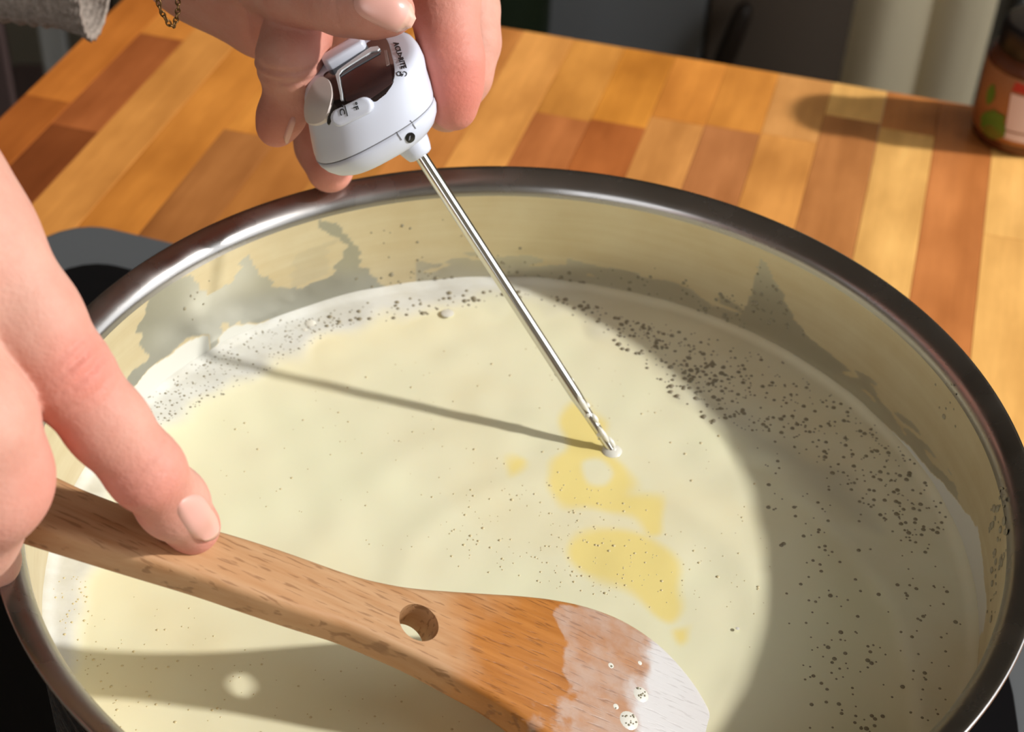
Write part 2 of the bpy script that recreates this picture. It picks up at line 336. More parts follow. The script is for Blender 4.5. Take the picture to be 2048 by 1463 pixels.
link(M_in, mth(M_in, 'MULTIPLY_ADD', f1, .12, .30), B.inputs['Roughness'])
iw = mesh_obj('inner_wall', IW, Fc, M_in, pot); set_attr(iw, 'film', film)
# inside of the pot below the milk
V, Fc = lathe([(RI, -.062), (RI, zb+.006), (.13, zb+.003), (0, zb+.003)], 96); mesh_obj('inner_base', V, Fc, M_steel, pot)

# ------------------------------------------------------------------ the milk
clear = spline([(300, 900), (340, 862), (430, 800), (520, 752), (600, 715), (660, 690), (740, 655), (830, 632), (940, 612), (1050, 608), (1140, 632), (1230, 690), (1300, 745), (1380, 810), (1450, 880), (1560, 975), (1640, 1060), (1740, 1180), (1800, 1320), (1830, 1463), (1800, 1700), (600, 1800), (180, 1463), (165, 1330), (170, 1200), (190, 1120), (240, 1000)], 5, True)
yel = [spline(p, 6, True) for p in ([(1005, 935), (1040, 915), (1060, 920), (1045, 940), (1010, 957)], [(1120, 835), (1175, 805), (1215, 850), (1215, 900), (1262, 950), (1275, 985), (1318, 1005), (1322, 1060), (1290, 1070), (1262, 1030), (1200, 1018), (1130, 1010), (1098, 975), (1110, 930), (1130, 890)],
        [(1140, 1085), (1200, 1062), (1275, 1066), (1325, 1100), (1360, 1150), (1376, 1195), (1352, 1232), (1312, 1222), (1270, 1190), (1205, 1165), (1150, 1125)], [(1360, 1250), (1390, 1245), (1395, 1275), (1370, 1283)])]
hole_y = spline([(1165, 925), (1200, 918), (1225, 945), (1210, 970), (1175, 965)], 5, True)
grey_s = spline([(1395, 785), (1440, 810), (1520, 860), (1600, 905), (1690, 960), (1745, 1020), (1760, 1060), (1710, 1040), (1640, 985), (1560, 925), (1460, 850)], 5, True)  # dull grey reflection, painted into the milk colour as a streak
st = .0010; g = np.arange(-RI-.0015, RI+.002, st); GX, GY = np.meshgrid(g, g, indexing='ij'); rr = np.hypot(GX, GY); inside = rr < RI+.0014
idx = -np.ones(GX.shape, int); idx[inside] = np.arange(inside.sum()); P = np.stack([GX[inside], GY[inside], np.full(inside.sum(), -DM)], -1)
q = idx[:-1, :-1]; Qd = np.stack([idx[:-1, :-1], idx[1:, :-1], idx[1:, 1:], idx[:-1, 1:]], -1).reshape(-1, 4); Qd = Qd[(Qd >= 0).all(1)]
px = proj(P); wob = np.zeros(len(P)); wob2 = np.zeros(len(P))
for k in range(50):
    a = RNG.random()*6.28; f = RNG.uniform(60, 420); wob += np.cos(f*(P[:, 0]*math.cos(a)+P[:, 1]*math.sin(a))+RNG.random()*6.28)/7
    a = RNG.random()*6.28; f = RNG.uniform(60, 420); wob2 += np.cos(f*(P[:, 0]*math.cos(a)+P[:, 1]*math.sin(a))+RNG.random()*6.28)/7
pj = px+np.stack([wob, wob2], -1)*9
sd = poly_sd(pj, clear); foam = sstep(-12, 30, sd)
yv = np.zeros(len(P))
for p in yel: yv = np.maximum(yv, 1-sstep(-14, 12, poly_sd(pj, p)))
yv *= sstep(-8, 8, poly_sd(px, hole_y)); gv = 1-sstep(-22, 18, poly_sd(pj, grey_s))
rad = np.hypot(P[:, 0], P[:, 1]); P[:, 2] += .0009*foam+.0002*wob*foam+.0012*sstep(RI-.004, RI, rad)+.00012*wob2
for (rc, amp, w_) in ((.055, .0004, .006), (.082, .0004, .008)):
    P[:, 2] += amp*np.exp(-((np.hypot(P[:, 0]-.02, P[:, 1]+.02)-rc)/w_)**2)
M_milk = mat('warm_milk', (1, 1, 1, 1), .32, spec=.35); nt, ns, ls, B = NT(M_milk)
cm = coords(M_milk); sw = noise(M_milk, cm, 14, 4, .5); sw2 = noise(M_milk, coords(M_milk, (1, 1.6, 1), rot=(0, 0, .5)), 42, 5, .6)
base = ramp(M_milk, sw, [(.32, srgb(238, 229, 192)), (.5, srgb(239, 235, 203)), (.7, srgb(239, 239, 206))])
fcol = ramp(M_milk, sw2, [(.35, srgb(206, 205, 196)), (.6, srgb(220, 221, 216))])
col = mixc(M_milk, attr(M_milk, 'foam').outputs['Fac'], base, fcol); col = mixc(M_milk, attr(M_milk, 'butter').outputs['Fac'], col, srgb(245, 224, 136)); col = mixc(M_milk, mth(M_milk, 'MULTIPLY', attr(M_milk, 'grey_reflection').outputs['Fac'], .22), col, srgb(150, 148, 146))
link(M_milk, col, B.inputs[0]); bump(M_milk, noise(M_milk, cm, 90, 3), .06, .001)
B.inputs['Subsurface Weight'].default_value = .12; B.inputs['Subsurface Radius'].default_value = (.006, .005, .003)
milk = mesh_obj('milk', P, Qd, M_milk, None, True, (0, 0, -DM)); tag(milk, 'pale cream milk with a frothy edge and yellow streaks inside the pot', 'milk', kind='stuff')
for n_, v_ in (('foam', foam*(1-.78*sstep(-.03, .05, P[:, 0]))), ('butter', yv*.85), ('grey_reflection', gv)): set_attr(milk, n_, v_)
# bubbles: small domes, one mesh that nobody could count
def dome(c, n, r, h, V, Fc, seg=7):
    x, y, n = frame(n); b = len(V)
    for (rr_, hh) in ((1, 0), (.72, .7)):
        for k in range(seg): t = 6.283*k/seg; V.append(tuple(c+r*rr_*(math.cos(t)*x+math.sin(t)*y)+n*h*hh))
    V.append(tuple(c+n*h))
    for k in range(seg): a, d = b+k, b+(k+1) % seg; Fc.append((a, d, d+seg, a+seg)); Fc.append((a+seg, d+seg, b+2*seg))
bv_milk = BVHTree.FromPolygons([tuple(v) for v in P], [tuple(int(i) for i in f) for f in Qd])
V, Fc = [], []
def scatter_px(poly, n, r0, r1, wall=False, pw=2.2):
    P_ = np.asarray(poly, float); lo, hi = P_.min(0), P_.max(0); k = 0; tries = 0
    while k < n and tries < n*30:
        tries += 1; p = lo+(hi-lo)*RNG.random(2)
        if poly_sd([p], P_)[0] > 0: continue
        r = r0+(r1-r0)*RNG.random()**pw; k += 1
        if wall:
            h = hit_cyl(p, RI)[0]; nn = np.array([-h[0], -h[1], 0]); nn /= np.linalg.norm(nn)
            if not -.06 < h[2] < -.004: continue
            dome(h+nn*.0001, nn, r, r*.35, V, Fc)
        else:
            h = hit_z(p, -DM+.0009)[0]
            if math.hypot(h[0], h[1]) > RI-.001: continue
            hz = bv_milk.ray_cast(Vector((h[0], h[1], .01)), Vector((0, 0, -1)))[0]
            if hz is None: continue
            dome(np.array(hz), (0, 0, 1), r, r*.5, V, Fc)
band1 = np.vstack([spline([(640, 660), (760, 640), (900, 620), (1050, 600), (1150, 630), (1240, 690), (1330, 770), (1420, 850)], 5), spline([(1500, 830), (1480, 760), (1380, 690), (1280, 640), (1150, 600), (1000, 578), (860, 590), (700, 612), (600, 645)], 5)])
scatter_px(band1, 300, .0003, .00115)
scatter_px([(1240, 640), (1330, 640), (1560, 720), (1750, 850), (1860, 960), (1920, 1060), (1800, 1080), (1640, 930), (1500, 870), (1380, 790)], 480, .0003, .0009)
scatter_px([(300, 860), (270, 800), (330, 720), (480, 655), (640, 630), (700, 640), (600, 700), (450, 790)], 420, .00018, .0005)
scatter_px([(1500, 870), (1640, 940), (1860, 1080), (1930, 1250), (1880, 1463), (1600, 1463), (1560, 1100)], 190, .0003, .0008)
scatter_px([(730, 590), (760, 545), (900, 540), (1100, 545), (1280, 530), (1380, 540), (1560, 640), (1500, 660), (1360, 625), (1270, 595), (1100, 568), (900, 570)], 130, .0003, .0011, True)
scatter_px([(700, 560), (730, 450), (900, 430), (1050, 470), (1080, 540), (900, 560)], 28, .0003, .0007, True)
scatter_px([(1495, 600), (1520, 530), (1540, 560), (1600, 650), (1620, 680), (1520, 640)], 34, .0003, .0010, True)
scatter_px([(1975, 1020), (2010, 960), (2024, 1020), (2010, 1120), (1985, 1260), (1972, 1240), (1985, 1120)], 60, .0004, .0016, True)
scatter_px([(1860, 730), (1910, 740), (1925, 800), (1920, 860), (1850, 800)], 9, .0004, .0010, True)
scatter_px([(340, 560), (420, 560), (450, 640), (330, 650)], 7, .0003, .0007, True)
M_bub = mat('bubble_film', srgb(146, 138, 116), .3, spec=.3); M_bub2 = mat('pale_bubble_film', srgb(208, 194, 152), .3, spec=.4)
bo = mesh_obj('froth_bubbles', V, Fc, M_bub, milk); tag(bo, kind='stuff')
V, Fc = [], []
scatter_px([(330, 880), (800, 700), (1150, 680), (1500, 900), (1560, 1200), (1500, 1300), (1380, 1200), (1100, 1170), (600, 1080), (430, 980)], 200, .0002, .0006, pw=3)
scatter_px([(900, 980), (1150, 950), (1350, 1050), (1450, 1100), (1400, 1230), (1150, 1180), (880, 1120)], 200, .0002, .0005)
scatter_px([(130, 1130), (300, 1180), (900, 1400), (950, 1463), (200, 1463)], 100, .0002, .0005, pw=3)
scatter_px([(100, 1150), (170, 1150), (210, 1350), (250, 1400), (230, 1430), (130, 1290)], 60, .0002, .0005)
bo = mesh_obj('fine_bubbles', V, Fc, M_bub2, milk); tag(bo, kind='stuff')
V, Fc = [], []
for (x, y, r) in ((621, 646, .0020), (895, 626, .0024), (610, 660, .001), (1475, 1256, .0006)): dome(hit_z((x, y), -DM+.0010)[0], (0, 0, 1), r, r*.14, V, Fc, 14)
tip = hit_z((1224, 902), -DM)[0]; dome(tip+np.array([0, 0, .0002]), (0, 0, 1), .0034, .0012, V, Fc, 16)
M_white = mat('white_froth', srgb(222, 220, 210), .3); bo = mesh_obj('froth_spots', V, Fc, M_white, milk); tag(bo, kind='stuff')

# ------------------------------------------------------------------ organic bodies from signed distance fields
def smin(a, b, k): h = np.clip(.5+.5*(b-a)/k, 0, 1); return b+(a-b)*h-k*h*(1-h)
def round_cone(p, a, b, r1, r2):
    ba = b-a; l2 = ba@ba; rr = r1-r2; a2 = l2-rr*rr; il2 = 1/l2
    pa = p-a; y = pa@ba; z = y-l2; q = pa*l2-np.multiply.outer(y, ba); x2 = (q*q).sum(-1); y2 = y*y*l2; z2 = z*z*l2
    k = np.sign(rr)*rr*rr*x2; out = (np.sqrt(np.maximum(x2*a2*il2, 0))+y*rr)*il2-r1
    c1 = np.sign(z)*a2*z2 > k; c2 = np.sign(y)*a2*y2 < k
    return np.where(c1, np.sqrt(x2+z2)*il2-r2, np.where(c2, np.sqrt(x2+y2)*il2-r1, out))
def field(chain, p, k=.004):
    D = None
    for (a, ra), (b, rb) in zip(chain[:-1], chain[1:]):
        d = round_cone(p, a, b, ra, rb); D = d if D is None else smin(D, d, k)
    return D
def surface_nets(fn, lo, hi, h):
    n = np.ceil((hi-lo)/h).astype(int)+1; ax = [lo[i]+h*np.arange(n[i]) for i in range(3)]
    D = np.empty(n, np.float32)
    for i in range(0, n[0], 24):
        X, Y, Zz = np.meshgrid(ax[0][i:i+24], ax[1], ax[2], indexing='ij'); D[i:i+24] = fn(np.stack([X, Y, Zz], -1).reshape(-1, 3)).reshape(X.shape)
    S = D < 0; c = np.zeros(np.array(n)-1, np.int8); sh = [(i, j, k) for i in (0, 1) for j in (0, 1) for k in (0, 1)]
    sl_ = lambda o: tuple(slice(o[i], n[i]-1+o[i]) for i in range(3))
    for o in sh: c += S[sl_(o)]
    act = np.argwhere((c > 0) & (c < 8)); vid = -np.ones(np.array(n)-1, int); vid[tuple(act.T)] = np.arange(len(act))
    acc = np.zeros((len(act), 3)); cnt = np.zeros(len(act))
    for o in sh:
        for axis in range(3):
            if o[axis]: continue
            o2 = list(o); o2[axis] = 1; d0 = D[tuple((act+o).T)]; d1 = D[tuple((act+o2).T)]; mk = (d0 < 0) != (d1 < 0)
            t = d0/np.where(mk, d0-d1, 1); q_ = np.tile(np.array(o, float), (len(act), 1)); q_[:, axis] += t; acc[mk] += q_[mk]; cnt[mk] += 1
    V = lo+h*(act+acc/cnt[:, None]); Q = []
    for axis in range(3):
        u, v = (axis+1) % 3, (axis+2) % 3; s0 = [slice(1, n[i]-1) for i in range(3)]; s0[axis] = slice(0, n[axis]-1); s1 = list(s0); s1[axis] = slice(1, n[axis])
        A, Bb = S[tuple(s0)], S[tuple(s1)]; e = np.argwhere(A != Bb); base_ = e+np.array([0 if i == axis else 1 for i in range(3)]); sg = A[tuple(e.T)]
        du = np.eye(3, dtype=int)[u]; dv = np.eye(3, dtype=int)[v]
        qd = np.stack([vid[tuple((base_-du-dv).T)], vid[tuple((base_-dv).T)], vid[tuple(base_.T)], vid[tuple((base_-du).T)]], -1); qd[~sg] = qd[~sg][:, ::-1]; Q.append(qd)
    return V, np.vstack(Q)
def J(x, y, dep, rpx, dd=0.0): return (at(x, y, dep+dd), rpx*(dep+dd)/F)
HDD = .020                                          # the thermometer and its hand sit this much further away
M_skin = mat('skin', (1, 1, 1, 1), .58, spec=.3); nt, ns, ls, B = NT(M_skin)
ck = coords(M_skin); k1 = noise(M_skin, ck, 130, 4, .6); k2 = noise(M_skin, ck, 900, 3, .6)
sk = mixc(M_skin, mth(M_skin, 'MULTIPLY', attr(M_skin, 'flush').outputs['Fac'], 1.0, clamp=True), srgb(206, 158, 141), srgb(208, 120, 106))
sk = mixc(M_skin, ramp(M_skin, k1, [(.35, 0.0), (.7, .32)]), sk, srgb(196, 122, 104)); link(M_skin, sk, B.inputs[0])
B.inputs['Subsurface Weight'].default_value = .22; B.inputs['Subsurface Radius'].default_value = (.0045, .0018, .001); B.inputs['Subsurface Scale'].default_value = .6
vo = node(M_skin, 'ShaderNodeTexVoronoi'); vo.inputs['Scale'].default_value = 700; link(M_skin, ck, vo.inputs['Vector'])
k3 = noise(M_skin, ck, 320, 4, .6)
bump(M_skin, mth(M_skin, 'ADD', mth(M_skin, 'ADD', mth(M_skin, 'MULTIPLY', vo.outputs['Distance'], .6), k2), mth(M_skin, 'MULTIPLY', k3, 1.2)), .22, .0007)
M_nail = mat('nail', srgb(222, 168, 156), .28, spec=.5); M_tipn = mat('nail_edge', srgb(228, 182, 164), .25, spec=.5)
def groove(p, c, t, s_list, depth, w, R, bend=0):
    c = np.asarray(c); d = p-c; s = d@t; perp = np.maximum((d*d).sum(-1)-s*s, 0); e = np.exp(-(d*d).sum(-1)/R**2); out = 0
    for s0 in s_list: out = out+depth*np.exp(-((s-s0-bend*perp)/w)**2)*e
    return out
def make_hand(name, palm, fingers, grooves, flush, label, blend=.010, h=.0009):
    pts = np.array([a-r for ch in palm+fingers for a, r in ch]); pt2 = np.array([a+r for ch in palm+fingers for a, r in ch]); lo, hi = pts.min(0)-.004, pt2.max(0)+.004
    def fn(p):
        Dp = None
        for ch in palm:
            d = field(ch, p, .012); Dp = d if Dp is None else smin(Dp, d, .014)
        D = Dp
        for i, ch in enumerate(fingers): D = np.minimum(D, smin(Dp, field(ch, p), blend)) if i == 0 else smin(D, smin(Dp, field(ch, p), blend), .0010)
        near = np.abs(D) < .004
        if near.any():
            pn = p[near]; dn = D[near]
            for gq in grooves: dn = dn+groove(pn, *gq)
            D[near] = dn
        return D
    V, Q = surface_nets(fn, lo, hi, h); base_ = V.mean(0)
    o = mesh_obj(name, V, Q, M_skin, None, True, base_); fl = np.zeros(len(V))
    for c, R, a in flush: fl += a*np.exp(-((V-c)**2).sum(1)/R**2)
    set_attr(o, 'flush', np.clip(fl, 0, 1)); tag(o, label, 'hand')
    return o, BVHTree.FromPolygons([tuple(v) for v in V], [tuple(int(i) for i in f) for f in Q])
def drape(bvh, p):
    d = Vector(tuple(rays(p)[0])).normalized(); r = bvh.ray_cast(Vector(tuple(CAM)), d)
    return (None, None) if r[0] is None else (np.array(r[0]), np.array(r[1] if r[1].dot(d) < 0 else -r[1]))
def nail(name, bvh, c, ax, ln, wd, parent, edge=.16, lift=.0008):
    """nail plate laid on the finger: centre pixel c, direction ax towards the free edge, half length ln, half width wd (pixels)"""
    ax = np.array(ax, float); ax /= np.hypot(*ax); ay = np.array([-ax[1], ax[0]]); n, mN = 15, 11; G = []; ok = True; nn = np.zeros(3)
    for i in range(n):
        for j in range(mN):
            s, t = -1+2*i/(n-1), -1+2*j/(mN-1); wq = (1-abs(s)**4*.35)*wd; sx = s*ln*(1-.22*t*t*(s if s > 0 else -.6*s)); h, nr = drape(bvh, np.array(c)+ax*sx+ay*t*wq)
            G.append((h, nr))
            if nr is not None: nn += nr
    nn /= np.linalg.norm(nn); ref = np.mean([g_[0] for g_ in G if g_[0] is not None], 0)
    V = []
    for k, (h, nr) in enumerate(G):
        i, j = divmod(k, mN); s, t = -1+2*i/(n-1), -1+2*j/(mN-1)
        if h is None or abs((h-ref)@nn) > .012:
            wq = (1-abs(s)**4*.35)*wd; h = hit_plane(np.array(c)+ax*s*ln+ay*t*wq, ref, nn)[0]; nr = nn
        e = max(abs(t), -s); V.append(h+nn*(lift*(1.0 if e < .99 else -.3)+(.0003 if s > .8 else 0)))
    V = np.array(V); G3 = V.reshape(n, mN, 3).copy()
    for _ in range(2): G3[1:-1, 1:-1] = .5*G3[1:-1, 1:-1]+.125*(G3[:-2, 1:-1]+G3[2:, 1:-1]+G3[1:-1, :-2]+G3[1:-1, 2:])
    T_ = G3.reshape(-1, 3); V = np.vstack([T_, T_-nn*.0006]); N = n*mN; Fc = []; mi = []
    for i in range(n-1):
        for j in range(mN-1):
            a = i*mN+j; Fc += [(a, a+mN, a+mN+1, a+1), (N+a, N+a+1, N+a+mN+1, N+a+mN)]; e = 1 if i >= (n-1)*(1-edge/1.0) else 0; mi += [e, e]
    ring = [i*mN for i in range(n)]+[(n-1)*mN+j for j in range(1, mN)]+[i*mN+mN-1 for i in range(n-2, -1, -1)]+[j for j in range(mN-2, 0, -1)]
    for a, b in zip(ring, ring[1:]+ring[:1]): Fc.append((a, b, N+b, N+a)); mi.append(1)
    o = mesh_obj(name, V, Fc, [M_nail, M_tipn], parent); o.data.polygons.foreach_set('material_index', mi)
    bmx = bmesh.new(); bmx.from_mesh(o.data); bmesh.ops.recalc_face_normals(bmx, faces=list(bmx.faces)); bmx.to_mesh(o.data); bmx.free()
    return o

# ------------------------------------------------------------------ thermometer
HD = .505
s_top = at(842, 312, .525); sv = tip-s_top; sv /= np.linalg.norm(sv)          # stem direction, downwards
c2w = lambda v: v[0]*RT-v[1]*UP+v[2]*FW                                      # camera (right, down, forward) -> world
ez = -c2w(np.array([.44, .78, .42])); ez /= np.linalg.norm(ez)                # head axis towards the display
ex = c2w(np.array([.89, -.46, 0.])); ex -= ez*(ex@ez); ex /= np.linalg.norm(ex); ey = np.cross(ez, ex)   # ey points to the near side when negative
H0 = at(747, 250, .517); PX = .517/F
fz = c2w(np.array([-.55, -.64, -.53])); fz /= np.linalg.norm(fz)              # the display face leans towards the viewer
thm = empty('thermometer', tip, label='white digital probe thermometer dipping its steel stem into the milk', cat='thermometer')
M_wh = mat('white_plastic', srgb(208, 213, 228), .3, spec=.5); M_gap = mat('seam_shadow_gap', srgb(120, 120, 126), .6); M_lens = mat('dark_lens', srgb(34, 24, 24), .08, spec=.6); M_prt = mat('black_print', srgb(34, 34, 38), .5); M_blackpl = mat('black_plastic', srgb(16, 14, 16), .35)
def ring(z, r, offx=0, offy=0, tilt=0, sq=1.0, n=72):
    out = []
    for a in np.linspace(0, 2*math.pi, n, endpoint=False):
        ca, sa = math.cos(a), math.sin(a); k = (abs(ca)**2.5+abs(sa)**2.5)**(-1/2.5)
        x, y = r*k*ca+offx, r*sq*k*sa+offy
        out.append(H0+(ex*x+ey*y+ez*(z+tilt*y))*PX)
    return out
# sizes below in photo pixels at the head's distance
up_prof = [(0, 133), (8, 134), (30, 133), (60, 130), (85, 130), (102, 126), (113, 120), (119, 112), (122, 101)]
def tl(z): return .22*max(z, 0)/120
def shifts(z): return 34*max(z, 0)/120, 0
rings = [ring(z, r, shifts(z)[0], -8*max(z, 0)/120, tl(z), .93) for z, r in up_prof]
rings += [ring(122.5, r, 34, -8, tl(121), .93) for r in (75, 45, 20, 2)]
V, Fc = loft(rings, False, True); up = mesh_obj('upper_shell', V, Fc, M_wh, thm)
bv_head = BVHTree.FromPolygons([tuple(v) for v in V], [tuple(f) for f in Fc])
lw = [(-2.5, 134), (-14, 132.5), (-28, 126), (-42, 114), (-52, 98), (-58, 76), (-60, 40), (-60, 2)]
V2, F2 = loft([ring(z, r, 0, 0, 0, .93) for z, r in lw][::-1], True, True); lo_s = mesh_obj('lower_shell', V2, F2, M_wh, thm)
V3, F3 = loft([ring(z, r, 0, 0, 0, .93) for z, r in ((-6, 100), (-6, 132.4), (4, 132.4), (4, 100))], False, False); mesh_obj('seam', V3, F3, M_gap, thm)
VA = list(V)+list(V2); FA = [tuple(f) for f in Fc]+[tuple(i+len(V) for i in f) for f in F2]; bv_all = BVHTree.FromPolygons([tuple(v) for v in VA], FA)
# collar and stem
xa, ya, _ = frame(sv)
def circ(c, r, n=28): return [c+r*(math.cos(t)*xa+math.sin(t)*ya) for t in np.linspace(0, 2*math.pi, n, endpoint=False)]
c0 = s_top-sv*.0085
V, Fc = loft([circ(c0-sv*.006, .0070), circ(c0, .0062), circ(c0+sv*.004, .0055), circ(c0+sv*.0068, .0046), circ(c0+sv*.0082, .0040), circ(c0+sv*.0087, .0030)]); mesh_obj('collar', V, Fc, M_wh, thm)
M_stem = mat('stem_steel', (.66, .65, .62, 1), .13, 1.0)
Ls = np.linalg.norm(tip-s_top); V, Fc = loft([circ(s_top-sv*.006, .0021), circ(s_top+sv*(Ls*.80), .0021), circ(s_top+sv*(Ls*.86), .0017), circ(s_top+sv*(Ls*.97), .0014), circ(tip+sv*.012, .0010)]); st_o = mesh_obj('stem', V, Fc, M_stem, thm); autosmooth(st_o, 60)
V, Fc = [], []                                      # milk left on the lower stem
for k in range(16):
    t = Ls*(1-.30*RNG.random()**1.4); a = RNG.random()*6.28; nn = math.cos(a)*xa+math.sin(a)*ya; c = s_top+sv*t+nn*(.0019 if t < Ls*.85 else .00145); dome(c-nn*.0002, nn, RNG.uniform(.0005, .0012), .0006, V, Fc, 9)
for (t0, t1, a_) in ((.80, .86, .3), (.87, .905, 1.0), (.91, .97, .5), (.955, .995, 1.6)):     # streaks running down the wet end
    t_ = np.linspace(t0, t1, 5)*Ls; tv = -FW*math.cos(a_)+RT*math.sin(a_); tv = tv-sv*(tv@sv); tv /= np.linalg.norm(tv)
    v_, f_ = tube([s_top+sv*t+tv*(.0019 if t < Ls*.84 else .00145) for t in t_], [.0002, .0008, .0010, .0009, .0003], 8); b = len(V); V += v_; Fc += [tuple(q+b for q in f) for f in f_]
o = mesh_obj('milk_drops', V, Fc, M_white, thm); tag(o, kind='stuff')
def smooth_norm(bvh, p, r=7):
    ns_ = [drape(bvh, np.array(p)+np.array(d)*r)[1] for d in ((0, 0), (1, 0), (-1, 0), (0, 1), (0, -1))]; n_ = sum(q for q in ns_ if q is not None); return n_/np.linalg.norm(n_)
def decal(name, poly_px, mt, parent, bvh=bv_head, lift=.0002, thick=.0006, step=4.0, smooth=True):
    """thin plate following the housing inside a pixel outline"""
    poly = np.asarray(poly_px, float); bm_ = bmesh.new(); vs = [bm_.verts.new((p[0], p[1], 0)) for p in poly]; bm_.faces.new(vs)
    lo_, hi_ = poly.min(0), poly.max(0)
    for ax_ in (0, 1):
        for c_ in np.arange(lo_[ax_]+step, hi_[ax_], step):
            no = Vector((1, 0, 0)) if ax_ == 0 else Vector((0, 1, 0)); co = Vector((c_, 0, 0)) if ax_ == 0 else Vector((0, c_, 0))
            bmesh.ops.bisect_plane(bm_, geom=list(bm_.verts)+list(bm_.edges)+list(bm_.faces), plane_co=co, plane_no=no, dist=1e-4)
    bmesh.ops.triangulate(bm_, faces=[f for f in bm_.faces if len(f.verts) > 4])
    return drape_bm(name, bm_, mt, parent, bvh, lift, thick)
def drape_bm(name, bm_, mt, parent, bvh, lift, thick, xf=None):
    bm_.verts.index_update(); bm_.edges.index_update(); P2 = np.array([(v.co.x, v.co.y) for v in bm_.verts])
    if xf is not None: P2 = xf(P2)
    hs = [drape(bvh, p) for p in P2]; good = [h for h in hs if h[0] is not None]; nm = sum(h[1] for h in good); nm = nm/np.linalg.norm(nm); ref = np.mean([h[0] for h in good], 0)
    top = np.array([(h[0]+h[1]*lift) if h[0] is not None else hit_plane(p, ref, nm)[0] for h, p in zip(hs, P2)]); bot = top-nm*thick; N = len(top)
    Fc = [[v.index for v in f.verts] for f in bm_.faces]; Fa = [f for f in Fc]+[[N+i for i in f][::-1] for f in Fc]
    for e in bm_.edges:
        if len(e.link_faces) == 1: a, b = e.verts[0].index, e.verts[1].index; Fa.append([a, b, N+b, N+a])
    bm_.free(); o = mesh_obj(name, np.vstack([top, bot]), Fa, mt, parent, False)
    bmx = bmesh.new(); bmx.from_mesh(o.data); bmesh.ops.recalc_face_normals(bmx, faces=list(bmx.faces)); bmx.to_mesh(o.data); bmx.free(); autosmooth(o, 45); return o
cz = lambda pts: [(560+x/4.303, 40+y/4.303) for x, y in pts]
lens = cz([(760, 195), (850, 168), (905, 160), (935, 200), (958, 280), (985, 400), (985, 480), (965, 545), (920, 610), (860, 660), (820, 690), (780, 690), (700, 700), (560, 740), (520, 760), (460, 800), (430, 890), (410, 880), (425, 800), (455, 720), (465, 640), (455, 570), (425, 520), (378, 490), (400, 455), (470, 425), (560, 370), (680, 290)])
lens_o = decal('display_lens', spline(lens, 3, True), M_lens, thm, lift=.0003, thick=.0008)
M_lcd = mat('lcd_screen', srgb(62, 44, 44), .15, spec=.5)
lcd = decal('lcd_screen', rounded(cz([(525, 500), (600, 445), (860, 285), (930, 330), (960, 430), (965, 540), (790, 668), (575, 708), (555, 600)][::-1]), 2.5, 4), M_lcd, thm, lift=.0005, thick=.0004)
M_sil = mat('silver_border', srgb(206, 214, 220), .3, .2)
lcd_b = decal('lcd_border', cz([(852, 243), (868, 262), (850, 280), (795, 292), (620, 400), (545, 450), (520, 488), (528, 560), (544, 640), (550, 700), (534, 704), (524, 640), (506, 560), (488, 490), (510, 450), (600, 384), (740, 285), (790, 252)]), mat('white_border', srgb(226, 232, 238), .4), thm, lift=.0009, thick=.0005, step=5)
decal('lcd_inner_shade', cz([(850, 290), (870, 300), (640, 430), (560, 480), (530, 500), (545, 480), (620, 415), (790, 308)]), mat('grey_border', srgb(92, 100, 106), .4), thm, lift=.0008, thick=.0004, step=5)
V, Fc = [], []
decal('function_mark', cz([(905, 280), (925, 275), (950, 395), (925, 408)]), mat('grey_print', srgb(150, 128, 122), .5), thm, lift=.0008, thick=.0003)
arc = decal('front_shield', spline(cz([(378, 510), (425, 535), (450, 590), (458, 660), (445, 740), (420, 810), (395, 860), (330, 890), (262, 880), (236, 820), (240, 700), (290, 580), (335, 525)]), 3, True), mat('warm_white_plastic', srgb(214, 204, 200), .35), thm, lift=.0010, thick=.0014)
def button(name, a, b, r, hgt, mt=None):
    a, b = np.array(a, float), np.array(b, float); d = (b-a)/np.hypot(*(b-a)); nv = np.array([-d[1], d[0]]); rings_ = []
    mid_ = (a+b)/2; ha, na = drape(bv_head, mid_)
    nf = smooth_norm(bv_head, mid_) if ha is not None else fz
    if ha is None: ha = hit_plane(mid_, H0+ez*110*PX, fz)[0]
    def outline(rad, up_):
        pts = []
        for k in range(10): t = math.pi/2+math.pi*k/9; pts.append(a+rad*(math.cos(t)*d+math.sin(t)*nv))
        for k in range(10): t = -math.pi/2+math.pi*k/9; pts.append(b+rad*(math.cos(t)*d+math.sin(t)*nv))
        return [p+nf*up_ for p in hit_plane(np.array(pts), ha, nf)]
    V, Fc = loft([outline(r, -.004), outline(r, hgt*.6), outline(r*.96, hgt*.8), outline(r*.84, hgt*.95), outline(r*.6, hgt)], True, True); o = mesh_obj(name, V, Fc, mt or M_wh, thm); return o, ha, nf
b1, _, _ = button('power_button', cz([(435, 385)])[0], cz([(700, 222)])[0], 11, .0030)
b2, hb, nb = button('unit_button', cz([(522, 838)])[0], cz([(728, 738)])[0], 18, .0024)
